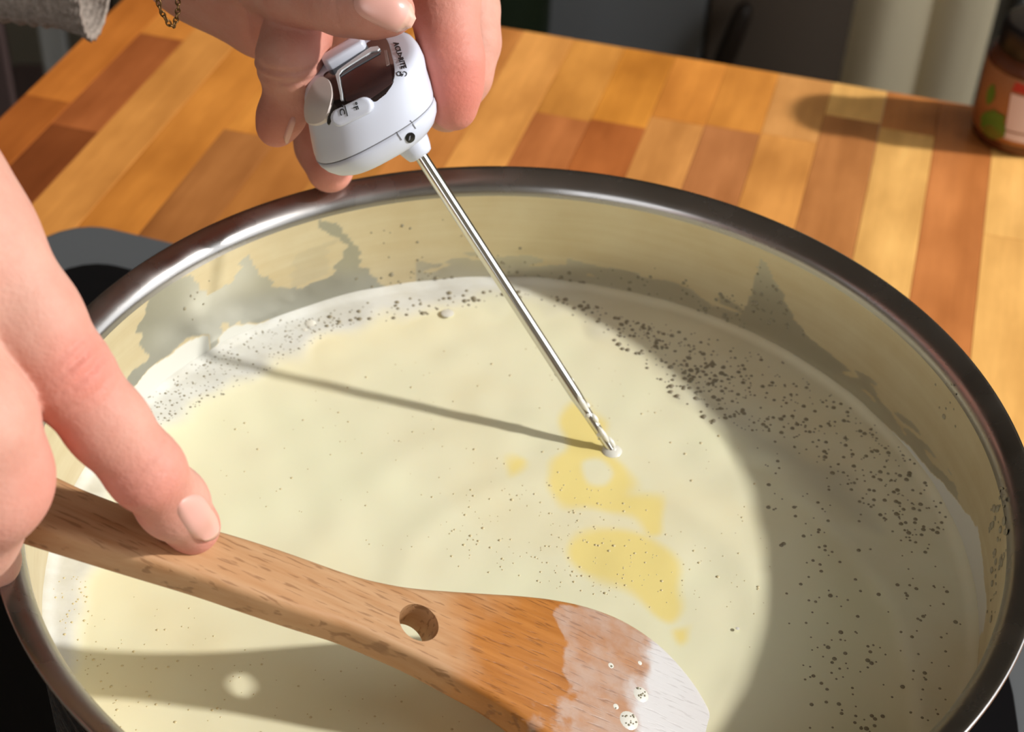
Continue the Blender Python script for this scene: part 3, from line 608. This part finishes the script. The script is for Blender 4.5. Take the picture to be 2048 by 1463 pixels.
# lettering
def text_bm(txt, bold=0.0):
    cu = bpy.data.curves.new('t', 'FONT'); cu.body = txt; cu.size = 1; cu.align_x = 'LEFT'; cu.resolution_u = 3; cu.offset = bold
    to = bpy.data.objects.new('t', cu); C.objects.link(to); dg = bpy.context.evaluated_depsgraph_get(); me = bpy.data.meshes.new_from_object(to.evaluated_get(dg))
    V_ = [tuple(v.co) for v in me.vertices]; F_ = [tuple(p.vertices) for p in me.polygons]; bpy.data.objects.remove(to); bm_ = bmesh.new(); vs = [bm_.verts.new(v) for v in V_]
    for f in F_:
        try: bm_.faces.new([vs[i] for i in f])
        except ValueError: pass
    return bm_
def text_on(name, txt, p0, right, upv, mt, bvh, lift, bold=.012):
    bm_ = text_bm(txt, bold); xs = [v.co.x for v in bm_.verts]; x0, x1 = min(xs), max(xs); r_, u_ = np.array(right, float), np.array(upv, float)
    return drape_bm(name, bm_, mt, thm, bvh, lift, .0002, lambda P2: np.array(p0)+np.outer((P2[:, 0]-x0)/(x1-x0), r_)+np.outer(P2[:, 1]/.7, u_))
text_on('brand_lettering', 'ACU>RITE', cz([(975, 196)])[0], (16.5, 52.5), (10.5, -2.2), M_prt, bv_head, .0002)
bm_ = bmesh.new()
def ringbm(bm_, cx, cy, r0, r1, sx=1, n=18, a0=0, a1=6.2832):
    vs = []
    for k in range(n+1):
        t = a0+(a1-a0)*k/n; vs.append([bm_.verts.new((cx+r*math.cos(t)*sx, cy+r*math.sin(t), 0)) for r in (r0, r1)])
    for k in range(n): bm_.faces.new([vs[k][0], vs[k][1], vs[k+1][1], vs[k+1][0]])
ic = cz([(1050, 462)])[0]; ringbm(bm_, ic[0]-6, ic[1]+.3, 3.4, 4.6); ringbm(bm_, ic[0]+5, ic[1]+.5, 3.6, 4.8, a0=-2.4, a1=1.5); ringbm(bm_, ic[0], ic[1]-1.0, 2.2, 3.4, a0=.3, a1=4.2); ringbm(bm_, ic[0]-.5, ic[1]+2.6, 1.2, 2.6, n=8)
drape_bm('brand_emblem', bm_, M_prt, thm, bv_head, .0002, .0002)
bme = b2.data; bo0 = np.array(wloc(b2)); bv_b2 = BVHTree.FromPolygons([tuple(np.array(v.co)+bo0) for v in bme.vertices], [tuple(p.vertices) for p in bme.polygons])
def utext(txt, p, r_, u_, nm): 
    o = text_on(nm, txt, cz([p])[0], np.array(r_)/4.303, np.array(u_)/4.303, M_prt, bv_b2, .0002, .02)
utext('°F', (622, 716), (20, 64), (38, -13), 'unit_lettering'); utext('°C', (500, 738), (24, 84), (40, -15), 'unit_lettering')
def strip(pts, w): 
    P = np.asarray(pts, float); L_, R_ = [], []
    for i in range(len(P)):
        d = P[min(i+1, len(P)-1)]-P[max(i-1, 0)]; d /= np.hypot(*d); nv = np.array([-d[1], d[0]])*w; L_.append(P[i]+nv); R_.append(P[i]-nv)
    return L_+R_[::-1]
decal('unit_lettering', strip(cz([(560, 742), (582, 826)]), .9), M_prt, thm, bv_b2, .0002, .0002, 4)
# calibration hole and moulded notch around it
hc = cz([(1118, 1010)])[0]; hq = spline([hc+np.array(d) for d in ((-9, 3), (-6, -7), (3, -10), (9, -5), (7, 5), (-2, 10))], 4, True)
decal('socket_hole', hq, M_blackpl, thm, bv_all, .0003, .0015, 3)
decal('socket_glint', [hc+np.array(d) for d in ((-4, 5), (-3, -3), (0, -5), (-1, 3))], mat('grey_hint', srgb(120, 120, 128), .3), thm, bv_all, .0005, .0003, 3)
def strip(pts, w): 
    P = np.asarray(pts, float); L_, R_ = [], []
    for i in range(len(P)):
        d = P[min(i+1, len(P)-1)]-P[max(i-1, 0)]; d /= np.hypot(*d); nv = np.array([-d[1], d[0]])*w; L_.append(P[i]+nv); R_.append(P[i]-nv)
    return L_+R_[::-1]
decal('seam_notch', strip(cz([(1000, 962), (1046, 1030)]), .8), M_gap, thm, bv_all, .0002, .0004, 3); decal('seam_notch', strip(cz([(1120, 862), (1166, 932)]), .8), M_gap, thm, bv_all, .0002, .0004, 3)

# ------------------------------------------------------------------ hand that holds the thermometer
palm = [[J(180, -290, .56, 120, HDD), J(430, -105, .535, 136, HDD), J(545, -8, .53, 126, HDD)], [J(430, -130, .54, 130, HDD), J(700, -200, .53, 120, HDD), J(880, -190, .525, 100, HDD)], [J(480, -90, .52, 110, HDD), J(600, -60, .505, 90, HDD)]]
thumb = [J(470, -95, .51, 92, HDD), J(590, -20, .492, 72, HDD), J(690, 2, .478, 66, HDD), J(740, 12, .474, 61, HDD), J(780, 22, .472, 50, HDD)]
index = [J(830, -200, .525, 82, HDD), J(885, -10, .500, 72, HDD), J(903, 120, .497, 62, HDD), J(905, 170, .500, 57, HDD), J(908, 214, .503, 47, HDD)]
midf = [J(890, -200, .545, 80, HDD), J(930, 20, .530, 66, HDD), J(938, 85, .528, 60, HDD), J(925, 150, .527, 56, HDD), J(893, 216, .528, 48, HDD)]
ringf = [J(640, -60, .545, 80, HDD), J(640, 60, .555, 62, HDD), J(632, 200, .562, 56, HDD), J(645, 290, .560, 52, HDD), J(660, 338, .556, 47, HDD)]
pinky = [J(640, -40, .535, 70, HDD), J(592, 78, .502, 66, HDD), J(577, 120, .497, 62, HDD), J(578, 195, .505, 45, HDD), J(562, 232, .508, 44, HDD), J(552, 256, .510, 38, HDD)]
def ax_(a, b): v = b[0]-a[0]; return v/np.linalg.norm(v)
gr = [(pinky[2][0]-FW*.008, ax_(pinky[2], pinky[3]), (.004, .0075), .0012, .0008, .014, 0), (at(450, 30, 0.520), ax_(palm[0][0], palm[0][1]), (0,), .0013, .0011, .022, 0), (at(905, 60, 0.500), ax_(index[1], index[2]), (-.002, .001, .004), .0005, .0005, .010, 0),
      (at(905, 150, 0.500), ax_(index[2], index[4]), (-.002, .0015), .0004, .0005, .009, 0), (at(655, 0, 0.490), ax_(thumb[1], thumb[2]), (-.002, .001, .004), .0005, .0006, .011, 0)]
fl = [(index[4][0], .016, .5), (index[3][0]-FW*.01, .018, .65), (index[1][0]-FW*.01, .02, .3), (thumb[4][0], .012, .30), (pinky[5][0], .011, .8), (pinky[3][0], .012, .15), (ringf[4][0], .02, .6), (midf[3][0], .016, .2), (at(650, 90, 0.540), .02, .9), (palm[0][2][0], .03, .4), (thumb[2][0]+np.array([0, 0, -.01]), .02, .3)]
hand_a, bva = make_hand('hand', palm, [thumb, index, midf, ringf, pinky], gr, fl, 'bare hand gripping the white thermometer head between thumb and fingers', .005)
nail('thumb_nail', bva, (768, 16), (1, .52), 66, 40, hand_a, .16)
nail('little_finger_nail', bva, (579, 258), (-.35, 1), 27, 7, hand_a, .2)

# ------------------------------------------------------------------ wooden spoon (spatula with a hole)
PA, PB = hit_z((100, 1010), .031)[0], hit_z((1450, 1600), -.050)[0]
sx_ = (PB-PA)/np.linalg.norm(PB-PA); sy_ = np.cross([0, 0, 1.], sx_); sy_ /= np.linalg.norm(sy_); sn = np.cross(sx_, sy_)
a0 = math.radians(4); sy_, sn = sy_*math.cos(a0)+sn*math.sin(a0), sn*math.cos(a0)-sy_*math.sin(a0)
upper = spline([(-260, 760), (-100, 842), (110, 945), (200, 985), (330, 1030), (440, 1056), (560, 1093), (700, 1142), (780, 1162), (850, 1172), (960, 1180), (1050, 1186), (1120, 1195), (1190, 1212), (1260, 1242), (1330, 1292), (1390, 1360), (1430, 1430), (1455, 1500), (1455, 1570), (1420, 1620)], 5)
lower = spline([(1360, 1645), (1260, 1630), (1150, 1520), (1060, 1445), (990, 1395), (920, 1356), (850, 1318), (790, 1290), (700, 1252), (600, 1220), (500, 1186), (400, 1152), (250, 1106), (60, 1046), (-100, 992), (-260, 945), (-330, 900), (-340, 820)], 5)
outl = hit_plane(np.vstack([upper, lower]), PA, sn)
S0 = (PA+PB)/2; M_sp = mat('beech_wood', (1, 1, 1, 1), .5, spec=.3)
def loc_s(P): d = np.asarray(P)-S0; return np.stack([d@sx_, d@sy_, d@sn], -1)
L2 = loc_s(outl); L2[:, 2] = 0
if np.sum(L2[:, 0]*np.roll(L2[:, 1], -1)-np.roll(L2[:, 0], -1)*L2[:, 1]) < 0: L2 = L2[::-1]
bm = prism(L2, (0, 0, -.0105), .0022, 4)
me = bpy.data.meshes.new('spoon'); bm.to_mesh(me); bm.free(); spo = bpy.data.objects.new('wooden_spoon', me); C.objects.link(spo)
hl = loc_s(hit_plane([(838, 1244)], PA, sn))[0]
bm = bmesh.new(); bmesh.ops.create_cone(bm, cap_ends=True, segments=40, radius1=.0057, radius2=.0057, depth=.03, matrix=Matrix.Translation((hl[0], hl[1], -.004)))
cm_ = bpy.data.meshes.new('cut'); bm.to_mesh(cm_); bm.free(); cut = bpy.data.objects.new('cut', cm_); C.objects.link(cut)
md = spo.modifiers.new('b', 'BOOLEAN'); md.object = cut; md.operation = 'DIFFERENCE'; md.solver = 'EXACT'
dg = bpy.context.evaluated_depsgraph_get(); me2 = bpy.data.meshes.new_from_object(spo.evaluated_get(dg)); spo.modifiers.clear(); spo.data = me2; bpy.data.objects.remove(cut); me2.name = 'wooden_spoon'
me2.materials.clear(); me2.materials.append(M_sp); spo.matrix_world = Matrix([[sx_[i], sy_[i], sn[i], S0[i]] for i in range(3)]+[[0, 0, 0, 1]])
autosmooth(spo, 35); tag(spo, 'flat pale wooden spoon with a round hole resting across the pot', 'spoon')
nt, ns, ls, B = NT(M_sp); tcs = node(M_sp, 'ShaderNodeTexCoord'); sep = node(M_sp, 'ShaderNodeSeparateXYZ'); link(M_sp, tcs.outputs['Object'], sep.inputs[0])
def mapped(sc):
    mp_ = node(M_sp, 'ShaderNodeMapping'); mp_.inputs['Scale'].default_value = sc; link(M_sp, tcs.outputs['Object'], mp_.inputs[0]); return mp_.outputs[0]
grain = noise(M_sp, mapped((.07, 1, .5)), 420, 4, .6); fleck = noise(M_sp, mapped((.11, 1, .3)), 1150, 2, .5); broad = noise(M_sp, mapped((.2, 1, 1)), 90, 3); bl = noise(M_sp, mapped((1, 1, 1)), 110, 4, .6); bl2 = noise(M_sp, mapped((1, 1, 1)), 45, 3, .5)
wood = ramp(M_sp, grain, [(.32, srgb(172, 128, 88)), (.52, srgb(182, 142, 104)), (.7, srgb(190, 152, 114))]); wood = mixc(M_sp, ramp(M_sp, broad, [(.4, 0.0), (.65, .35)]), wood, srgb(178, 126, 80))
fl_m = ramp(M_sp, fleck, [(.585, 0.0), (.65, .95)]); wood = mixc(M_sp, mth(M_sp, 'MULTIPLY', fl_m, .55), wood, srgb(116, 76, 46))
wet = mixc(M_sp, mth(M_sp, 'MULTIPLY', fl_m, .5), ramp(M_sp, grain, [(.3, srgb(158, 98, 44)), (.7, srgb(184, 122, 62))]), srgb(100, 58, 28))
xx = sep.outputs[0]; x_h = float(hl[0]); x_m = float(loc_s(hit_plane([(1130, 1300)], PA, sn))[0][0]); x_w = float(loc_s(hit_plane([(1260, 1340)], PA, sn))[0][0])
jx = mth(M_sp, 'MULTIPLY_ADD', mth(M_sp, 'SUBTRACT', bl2, .5), .05, xx); jy = mth(M_sp, 'MULTIPLY_ADD', mth(M_sp, 'SUBTRACT', bl, .5), .012, jx)
def edge_(v, a, b): n_ = node(M_sp, 'ShaderNodeMapRange'); n_.interpolation_type = 'SMOOTHSTEP'; n_.inputs[1].default_value = a; n_.inputs[2].default_value = b; link(M_sp, v, n_.inputs[0]); return n_.outputs[0]
col = mixc(M_sp, edge_(jx, x_h+.002, x_h+.022), wood, wet)
film_c = mixc(M_sp, mth(M_sp, 'MULTIPLY', fl_m, .35), srgb(184, 160, 146), srgb(116, 90, 78)); mk1 = mth(M_sp, 'MULTIPLY', edge_(jy, x_m-.001, x_m+.002), ramp(M_sp, bl, [(.36, .35), (.6, .8)])); col = mixc(M_sp, mk1, col, film_c)
mk2 = edge_(jy, x_w-.001, x_w+.008); col = mixc(M_sp, mth(M_sp, 'MULTIPLY', mk2, .9), col, mixc(M_sp, mth(M_sp, 'MULTIPLY', fl_m, .25), srgb(212, 212, 214), srgb(150, 142, 140)))
link(M_sp, col, B.inputs[0]); link(M_sp, mth(M_sp, 'MULTIPLY_ADD', edge_(jx, x_h+.002, x_h+.022), -.24, .52), B.inputs['Roughness']); bump(M_sp, mth(M_sp, 'SUBTRACT', grain, mth(M_sp, 'MULTIPLY', fl_m, .6)), .25, .0005)
# froth islands on the spoon
V, Fc = [], []
for (x, y, r, n_) in ((1282, 1388, .0026, 9), (1258, 1440, .0031, 12), (1222, 1330, .0011, 2), (1232, 1412, .0011, 2), (1280, 1325, .0009, 1)):
    c = hit_plane([(x, y)], PA, sn)[0]; b = len(V); dome(c-sn*.0001, sn, r, r*.16, V, Fc, 18)
o = mesh_obj('froth_islands', V, Fc, M_white, None); 
def to_child(o, parent):
    P = np.array([v.co for v in o.data.vertices]); L = loc_s(P); 
    for v, l in zip(o.data.vertices, L): v.co = l
    o.parent = parent; o.data.update()
to_child(o, spo); tag(o, kind='stuff')
V, Fc = [], []
for (x, y, r, n_) in ((1282, 1388, .0026, 10), (1258, 1440, .0031, 13), (1222, 1330, .0011, 1), (1232, 1412, .0011, 1)):
    c = hit_plane([(x, y)], PA, sn)[0]
    for k in range(n_):
        t, q_ = RNG.random()*6.28, r*.72*math.sqrt(RNG.random()); dome(c+sx_*q_*math.cos(t)+sy_*q_*math.sin(t)+sn*r*.13, sn, RNG.uniform(.0002, .0004), .00015, V, Fc)
o = mesh_obj('froth_pits', V, Fc, M_bub, None); to_child(o, spo); tag(o, kind='stuff')

# ------------------------------------------------------------------ hand that presses on the spoon
def on_spoon(x, y, lift): p = hit_plane([(x, y)], PA, sn)[0]; return float((p+sn*lift-CAM)@FW)
d_tip = on_spoon(385, 1055, .0062)
palm2 = [[J(-620, 420, .36, 300), J(-330, 520, .365, 270), J(-150, 420, .37, 150)], [J(-330, 520, .365, 250), J(-230, 760, .37, 190)]]
ind2 = [J(-150, 335, .372, 140), J(-45, 480, .372, 117), J(60, 640, .376, 101), J(132, 748, .380, 91), J(215, 850, .386, 80), J(290, 940, .392, 75), J(345, 1005, .5*(.395+d_tip), 68), J(384, 1052, d_tip, 57)]
mid2 = [J(-250, 640, .365, 180), J(-70, 850, .364, 140), J(-38, 955, .372, 137), J(-75, 1060, .388, 110), J(-120, 1085, .402, 90)]
rin2 = [J(-400, 700, .365, 170), J(-250, 900, .364, 135), J(-225, 1000, .380, 110), J(-260, 1040, .400, 88)]
lit2 = [J(-520, 690, .370, 150), J(-420, 860, .372, 115), J(-390, 950, .388, 95), J(-410, 990, .402, 76)]
thu2 = [J(-480, 900, .40, 130), J(-250, 1090, .425, 100), J(-90, 1130, .432, 80), J(-20, 1120, .434, 62)]
tx = ax_(ind2[2], ind2[4]); top_k = ind2[3][0]-FW*.006+RT*.004
gr2 = [(at(170, 770, .372), ax_(ind2[3], ind2[5]), (-.0085, -.0055, -.0015, .003, .006), .0007, .00065, .0105, -14), (at(190, 700, .37), ax_(ind2[2], ind2[4]), (-.003, .0, .003), .0006, .0008, .009, 8), (at(300, 945, .385), ax_(ind2[4], ind2[6]), (-.0035, 0, .003), .0005, .0006, .009, 0)]
fl2 = [(at(175, 735, .372), .010, .75), (ind2[7][0], .012, .7), (at(330, 960, .388), .011, .4), (at(240, 1000, .395), .014, .55), (at(110, 880, .38), .012, .35), (at(60, 1000, .37), .014, .35)]
hand_b, bvb = make_hand('hand', palm2, [ind2, mid2, rin2, lit2, thu2], gr2, fl2, 'bare hand with a straight index finger pressing down on the wooden spoon', .008)
nail('index_nail', bvb, (396, 1034), (.55, .83), 48, 34, hand_b, .14, .0008)

# ------------------------------------------------------------------ bracelet, sleeve
wr = at(345, -30, .535); M_gold = mat('dark_gold', srgb(110, 82, 48), .4, .8)
lp = spline([at(300, -120, .50), at(316, 0, .505), at(328, 32, .508), at(345, 54, .512), at(352, 40, .514), at(356, 10, .518), at(352, -80, .53)], 14)
V, Fc = [], []; dl = 0.0; last = lp[0]; k = 0
for i in range(1, len(lp)):
    if np.linalg.norm(lp[i]-last) < .0017: continue
    d = lp[i]-last; c = (lp[i]+last)/2; x, y, z = frame(d); 
    if k % 2: x, y = y, -x
    pts = [c+z*.0013*math.cos(t)+x*.0007*math.sin(t) for t in np.linspace(0, 2*math.pi, 11)]; v_, f_ = tube(pts, .00028, 5, False); b = len(V); V += v_; Fc += [tuple(q+b for q in f) for f in f_]; last = lp[i]; k += 1
br = mesh_obj('bracelet', V, Fc, M_gold, None, True, lp[30]); tag(br, 'thin gold chain bracelet hanging from the wrist of the thermometer hand', 'bracelet')
M_knit = mat('grey_knit', srgb(150, 138, 126), .95, spec=.1)
nk = noise(M_knit, coords(M_knit), 420, 3); link(M_knit, ramp(M_knit, nk, [(.3, srgb(128, 118, 110)), (.7, srgb(166, 154, 144))]), NT(M_knit)[3].inputs[0]); bump(M_knit, nk, .4, .002)
SD = .66; axp = spline([at(-520, -250, SD), at(-260, -150, SD), at(-60, -75, SD), at(80, -48, SD), at(150, -40, SD), at(195, -32, SD)], 16); n_c = 72; Pg = []
xr = None
for i, c in enumerate(axp):
    d = axp[min(i+1, len(axp)-1)]-axp[max(i-1, 0)]; d /= np.linalg.norm(d)
    xr = UP-d*(UP@d); xr /= np.linalg.norm(xr); yr = np.cross(d, xr); u = i/(len(axp)-1); row = []
    for j in range(n_c):
        a = 2*math.pi*j/n_c; R = (96+16*sstep(.55, 1, u)+3.2*math.cos(i*1.57)*(1 if u < .7 else .2)+(3.5*math.cos(j*math.pi/1.5)*sstep(.7, .8, u)))*SD/F; R *= 1+.05*math.sin(3*a+u*9)
        row.append(c+R*(math.cos(a)*xr+math.sin(a)*yr))
    Pg.append(row)
inn = [[c+(p-c)*.88 for p in row] for row, c in zip(Pg[::-1][:36], axp[::-1][:36])]
V, Fc = loft(Pg+[[axp[-1]+(p-axp[-1])*.95+(axp[-1]-axp[-2])*.8 for p in Pg[-1]]]+inn, True, True); sv_o = mesh_obj('knit_sleeve', V, Fc, M_knit, None, True, axp[60]); tag(sv_o, 'grey ribbed knit sweater sleeve with a wide cuff beyond the worktop edge', 'sleeve')

# ------------------------------------------------------------------ bottle on the worktop
bc = hit_z((2036, 268), ZC)[0]; BR = .0258; bt = empty('supplement_bottle', (bc[0], bc[1], ZC), label='small brown bottle with a black cap and leafy label on the worktop', cat='bottle')
M_bt = mat('amber_bottle', srgb(92, 48, 24), .25); M_lab = mat('orange_label', srgb(166, 108, 64), .45); M_cap = mat('black_cap', srgb(20, 12, 14), .4)
V, Fc = lathe([(0, 0), (BR-.003, 0), (BR-.0008, .001), (BR, .004), (BR, .046), (BR-.0015, .050), (BR-.005, .0535), (.017, .055), (.017, .058), (0, .058)], 64, (bc[0], bc[1], ZC)); mesh_obj('body', V, Fc, M_bt, bt)
V, Fc = lathe([(BR+.0001, .007), (BR+.0004, .0072), (BR+.0004, .0448), (BR+.0001, .045)], 64, (bc[0], bc[1], ZC)); mesh_obj('label', V, Fc, M_lab, bt)
rings_ = []
for r, z in ((.0212, .052), (.0219, .053), (.0219, .0655), (.0212, .067), (.0185, .0678), (.004, .0678)):
    rings_.append([(bc[0]+(r+(.0004*(k % 2) if .0525 < z < .0665 else 0))*math.cos(2*math.pi*k/96), bc[1]+(r+(.0004*(k % 2) if .0545 < z < .0735 else 0))*math.sin(2*math.pi*k/96), ZC+z) for k in range(96)])
V, Fc = loft(rings_); o = mesh_obj('cap', V, Fc, M_cap, bt); autosmooth(o, 50)
def label_patch(name, pts, mt, lift=.0008):
    """polygon in (angle deg, height) on the label"""
    bm_ = bmesh.new(); vs = [bm_.verts.new((a, z*1000, 0)) for a, z in pts]; bm_.faces.new(vs); lo_, hi_ = min(p[0] for p in pts), max(p[0] for p in pts)
    for a in np.arange(lo_+4, hi_, 4): bmesh.ops.bisect_plane(bm_, geom=list(bm_.verts)+list(bm_.edges)+list(bm_.faces), plane_co=Vector((a, 0, 0)), plane_no=Vector((1, 0, 0)))
    V_ = [(bc[0]+(BR+lift)*math.cos(math.radians(v.co.x)), bc[1]+(BR+lift)*math.sin(math.radians(v.co.x)), ZC+v.co.y/1000) for v in bm_.verts]; bm_.verts.index_update(); F_ = [[v.index for v in f.verts] for f in bm_.faces]; bm_.free(); return mesh_obj(name, V_, F_, mt, bt)
M_lw = mat('label_white', srgb(226, 205, 205), .5); M_lr = mat('label_red', srgb(176, 42, 36), .5); M_lg = mat('label_green', srgb(92, 126, 34), .5); M_lg2 = mat('label_olive', srgb(116, 112, 30), .5)
label_patch('white_panel', [(236, .0155), (320, .0155), (320, .0365), (232, .0365)], M_lw); label_patch('red_band', [(232, .038), (320, .038), (320, .0435), (234, .0435)], M_lr)
label_patch('white_strip', [(226, .0105), (320, .0085), (320, .0145), (238, .0145)], M_lw)
def leaf(a, z, s, tilt, mt):
    pts = [(t, w*math.sin(math.pi*(t+1)/2)**.8*.45) for t in np.linspace(-1, 1, 9) for w in (1,)]+[(t, -math.sin(math.pi*(t+1)/2)**.8*.45) for t in np.linspace(.75, -.75, 7)]
    c_, s_ = math.cos(tilt), math.sin(tilt); label_patch('leaf', [(a+s*(x*c_-y*s_), z+s*.00045*(x*s_+y*c_)) for x, y in pts], mt, .0010)
leaf(216, .018, 20, .5, M_lg); leaf(226, .017, 18, 2.2, M_lg); leaf(206, .030, 15, 1.5, M_lg); leaf(222, .0105, 17, .2, M_lg2); leaf(208, .014, 11, 1.1, M_lg)

# ------------------------------------------------------------------ things beyond the worktop
def hit_y(px, y): d = rays(px); return CAM+d*((y-CAM[1])/d[:, 1])[:, None]
M_cur = mat('beige_curtain', srgb(232, 216, 182), .9); bump(M_cur, noise(M_cur, coords(M_cur, (1, 1, .1)), 300), .2, .002)
YC = 1.02; xl, xr_ = hit_y((1688, 100), YC)[0][0], hit_y((1930, 120), YC)[0][0]; rows = []
NXc = 160; xs = np.linspace(xl, xr_+.012, NXc)
uq = (xs-xl)/(xr_-xl); yy = YC-.020*np.abs(np.sin(math.pi*uq/.62))**.8+.012*np.maximum(uq-1, 0)*4-.002*np.sin(uq*11)
V = []; Fc = []
for j, z in enumerate(np.linspace(FLOOR+.03, 1.2, 14)):
    for x, y in zip(xs, yy): V.append((x+.012*(z+.6), y, z))
for j, z in enumerate(np.linspace(FLOOR+.03, 1.2, 14)):
    for x, y in zip(xs, yy): V.append((x+.012*(z+.6), y+.003, z))
N = 14*NXc
for j in range(13):
    for i in range(NXc-1): a = j*NXc+i; Fc += [(a, a+1, a+NXc+1, a+NXc), (N+a, N+a+NXc, N+a+NXc+1, N+a+1)]
cu = mesh_obj('curtain', V, Fc, M_cur, None, True, (xl, YC, FLOOR)); tag(cu, 'beige curtain hanging in soft folds behind the worktop', 'curtain')
tx0 = hit_y((2030, 20), Y1)[0][0]; slab('trim_1', tx0, tx0+.09, Y1-.03, Y1, FLOOR, CEIL, mat('pale_trim', srgb(205, 208, 210), .5))
# dark cabinet behind the worktop
dk = empty('dark_cabinet', (.1, 1.45, FLOOR), label='dark grey cabinet standing behind the far worktop edge', cat='cabinet')
xa_, xb_ = hit_y((1046, 0), 1.25)[0][0], hit_y((1720, 0), 1.25)[0][0]
bm_obj('carcass', box_bm((xa_+xb_)/2, 1.45, (FLOOR+.0)/2, xb_-xa_, .40, -FLOOR, .004), mat('slate_paint', srgb(140, 142, 145), .5), dk)
xm = (xa_*.45+xb_*.55)
bm_obj('door', box_bm((xa_+xm)/2, 1.243, (FLOOR+.0)/2, xm-xa_-.004, .016, -FLOOR-.02, .003), mat('slate_door', srgb(150, 152, 155), .45), dk); bm_obj('door', box_bm((xm+xb_)/2, 1.243, (FLOOR)/2, xb_-xm-.004, .016, -FLOOR-.02, .003), mat('umber_door', srgb(112, 98, 86), .5), dk)
a, b = hit_y((1440, 140), 1.20)[0], hit_y((1490, 15), 1.215)[0]; dd = (b-a)/np.linalg.norm(b-a)
foot = a+(a-b)/np.linalg.norm(a-b)*((a[2]-FLOOR)/dd[2]); V, Fc = tube([foot, a, (a+b)/2, b-dd*.008, b, b+dd*.006], [.010, .011, .011, .010, .008, .003], 14); stk = mesh_obj('walking_stick', V, Fc, mat('dark_stick', srgb(44, 30, 20), .5), None, True, foot); tag(stk, 'thin dark brown stick leaning against the grey cabinet', 'stick')
gx = hit_y((1005, 20), 1.12)[0]; V, Fc = lathe([(0, 0), (.055, 0), (.06, .01), (.066, .5), (.070, .78), (.072, .79), (.066, .79), (.060, .02), (0, .02)], 40, (gx[0]-.02, 1.14, FLOOR)); V = np.array(V)
gb = mesh_obj('waste_bin', V, Fc, mat('bottle_green', srgb(30, 42, 22), .5), None, True, (gx[0]-.02, 1.14, FLOOR)); tag(gb, 'tall dark green bin standing behind the worktop beside the hand', 'bin')
# dark chair left of the worktop
M_ch = mat('dark_chair_wood', srgb(74, 58, 56), .5); M_gr = mat('grey_cushion', srgb(140, 138, 134), .8)
chx, chy = hit_z((40, 110), -.35)[0][:2]; ch = empty('wooden_chair', (chx, chy+.1, FLOOR), label='dark brown wooden chair with grey pads beyond the left worktop edge', cat='chair')
def pp_(x, y, z): return hit_z((x, y), z)[0]
for (dx, dy) in ((-.11, 0), (.11, 0)):
    bm_obj('back_post', box_bm(chx+dx, chy+dy, (FLOOR-.1)/2, .035, .03, -.1-FLOOR, .004), M_ch, ch)
for dx in (-.065, -.02, .03, .07): bm_obj('back_slat', box_bm(chx+dx, chy, -.32, .022, .012, .36, .003), M_ch if dx != .03 else M_gr, ch)
bm_obj('top_rail', box_bm(chx, chy, -.125, .26, .026, .05, .006), M_ch, ch); bm_obj('seat', box_bm(chx, chy+.2, -.60, .30, .40, .04, .01), M_ch, ch)
for dx in (-.12, .12): bm_obj('leg', box_bm(chx+dx, chy+.37, (FLOOR-.62)/2, .032, .032, -.62-FLOOR, .003), M_ch, ch)
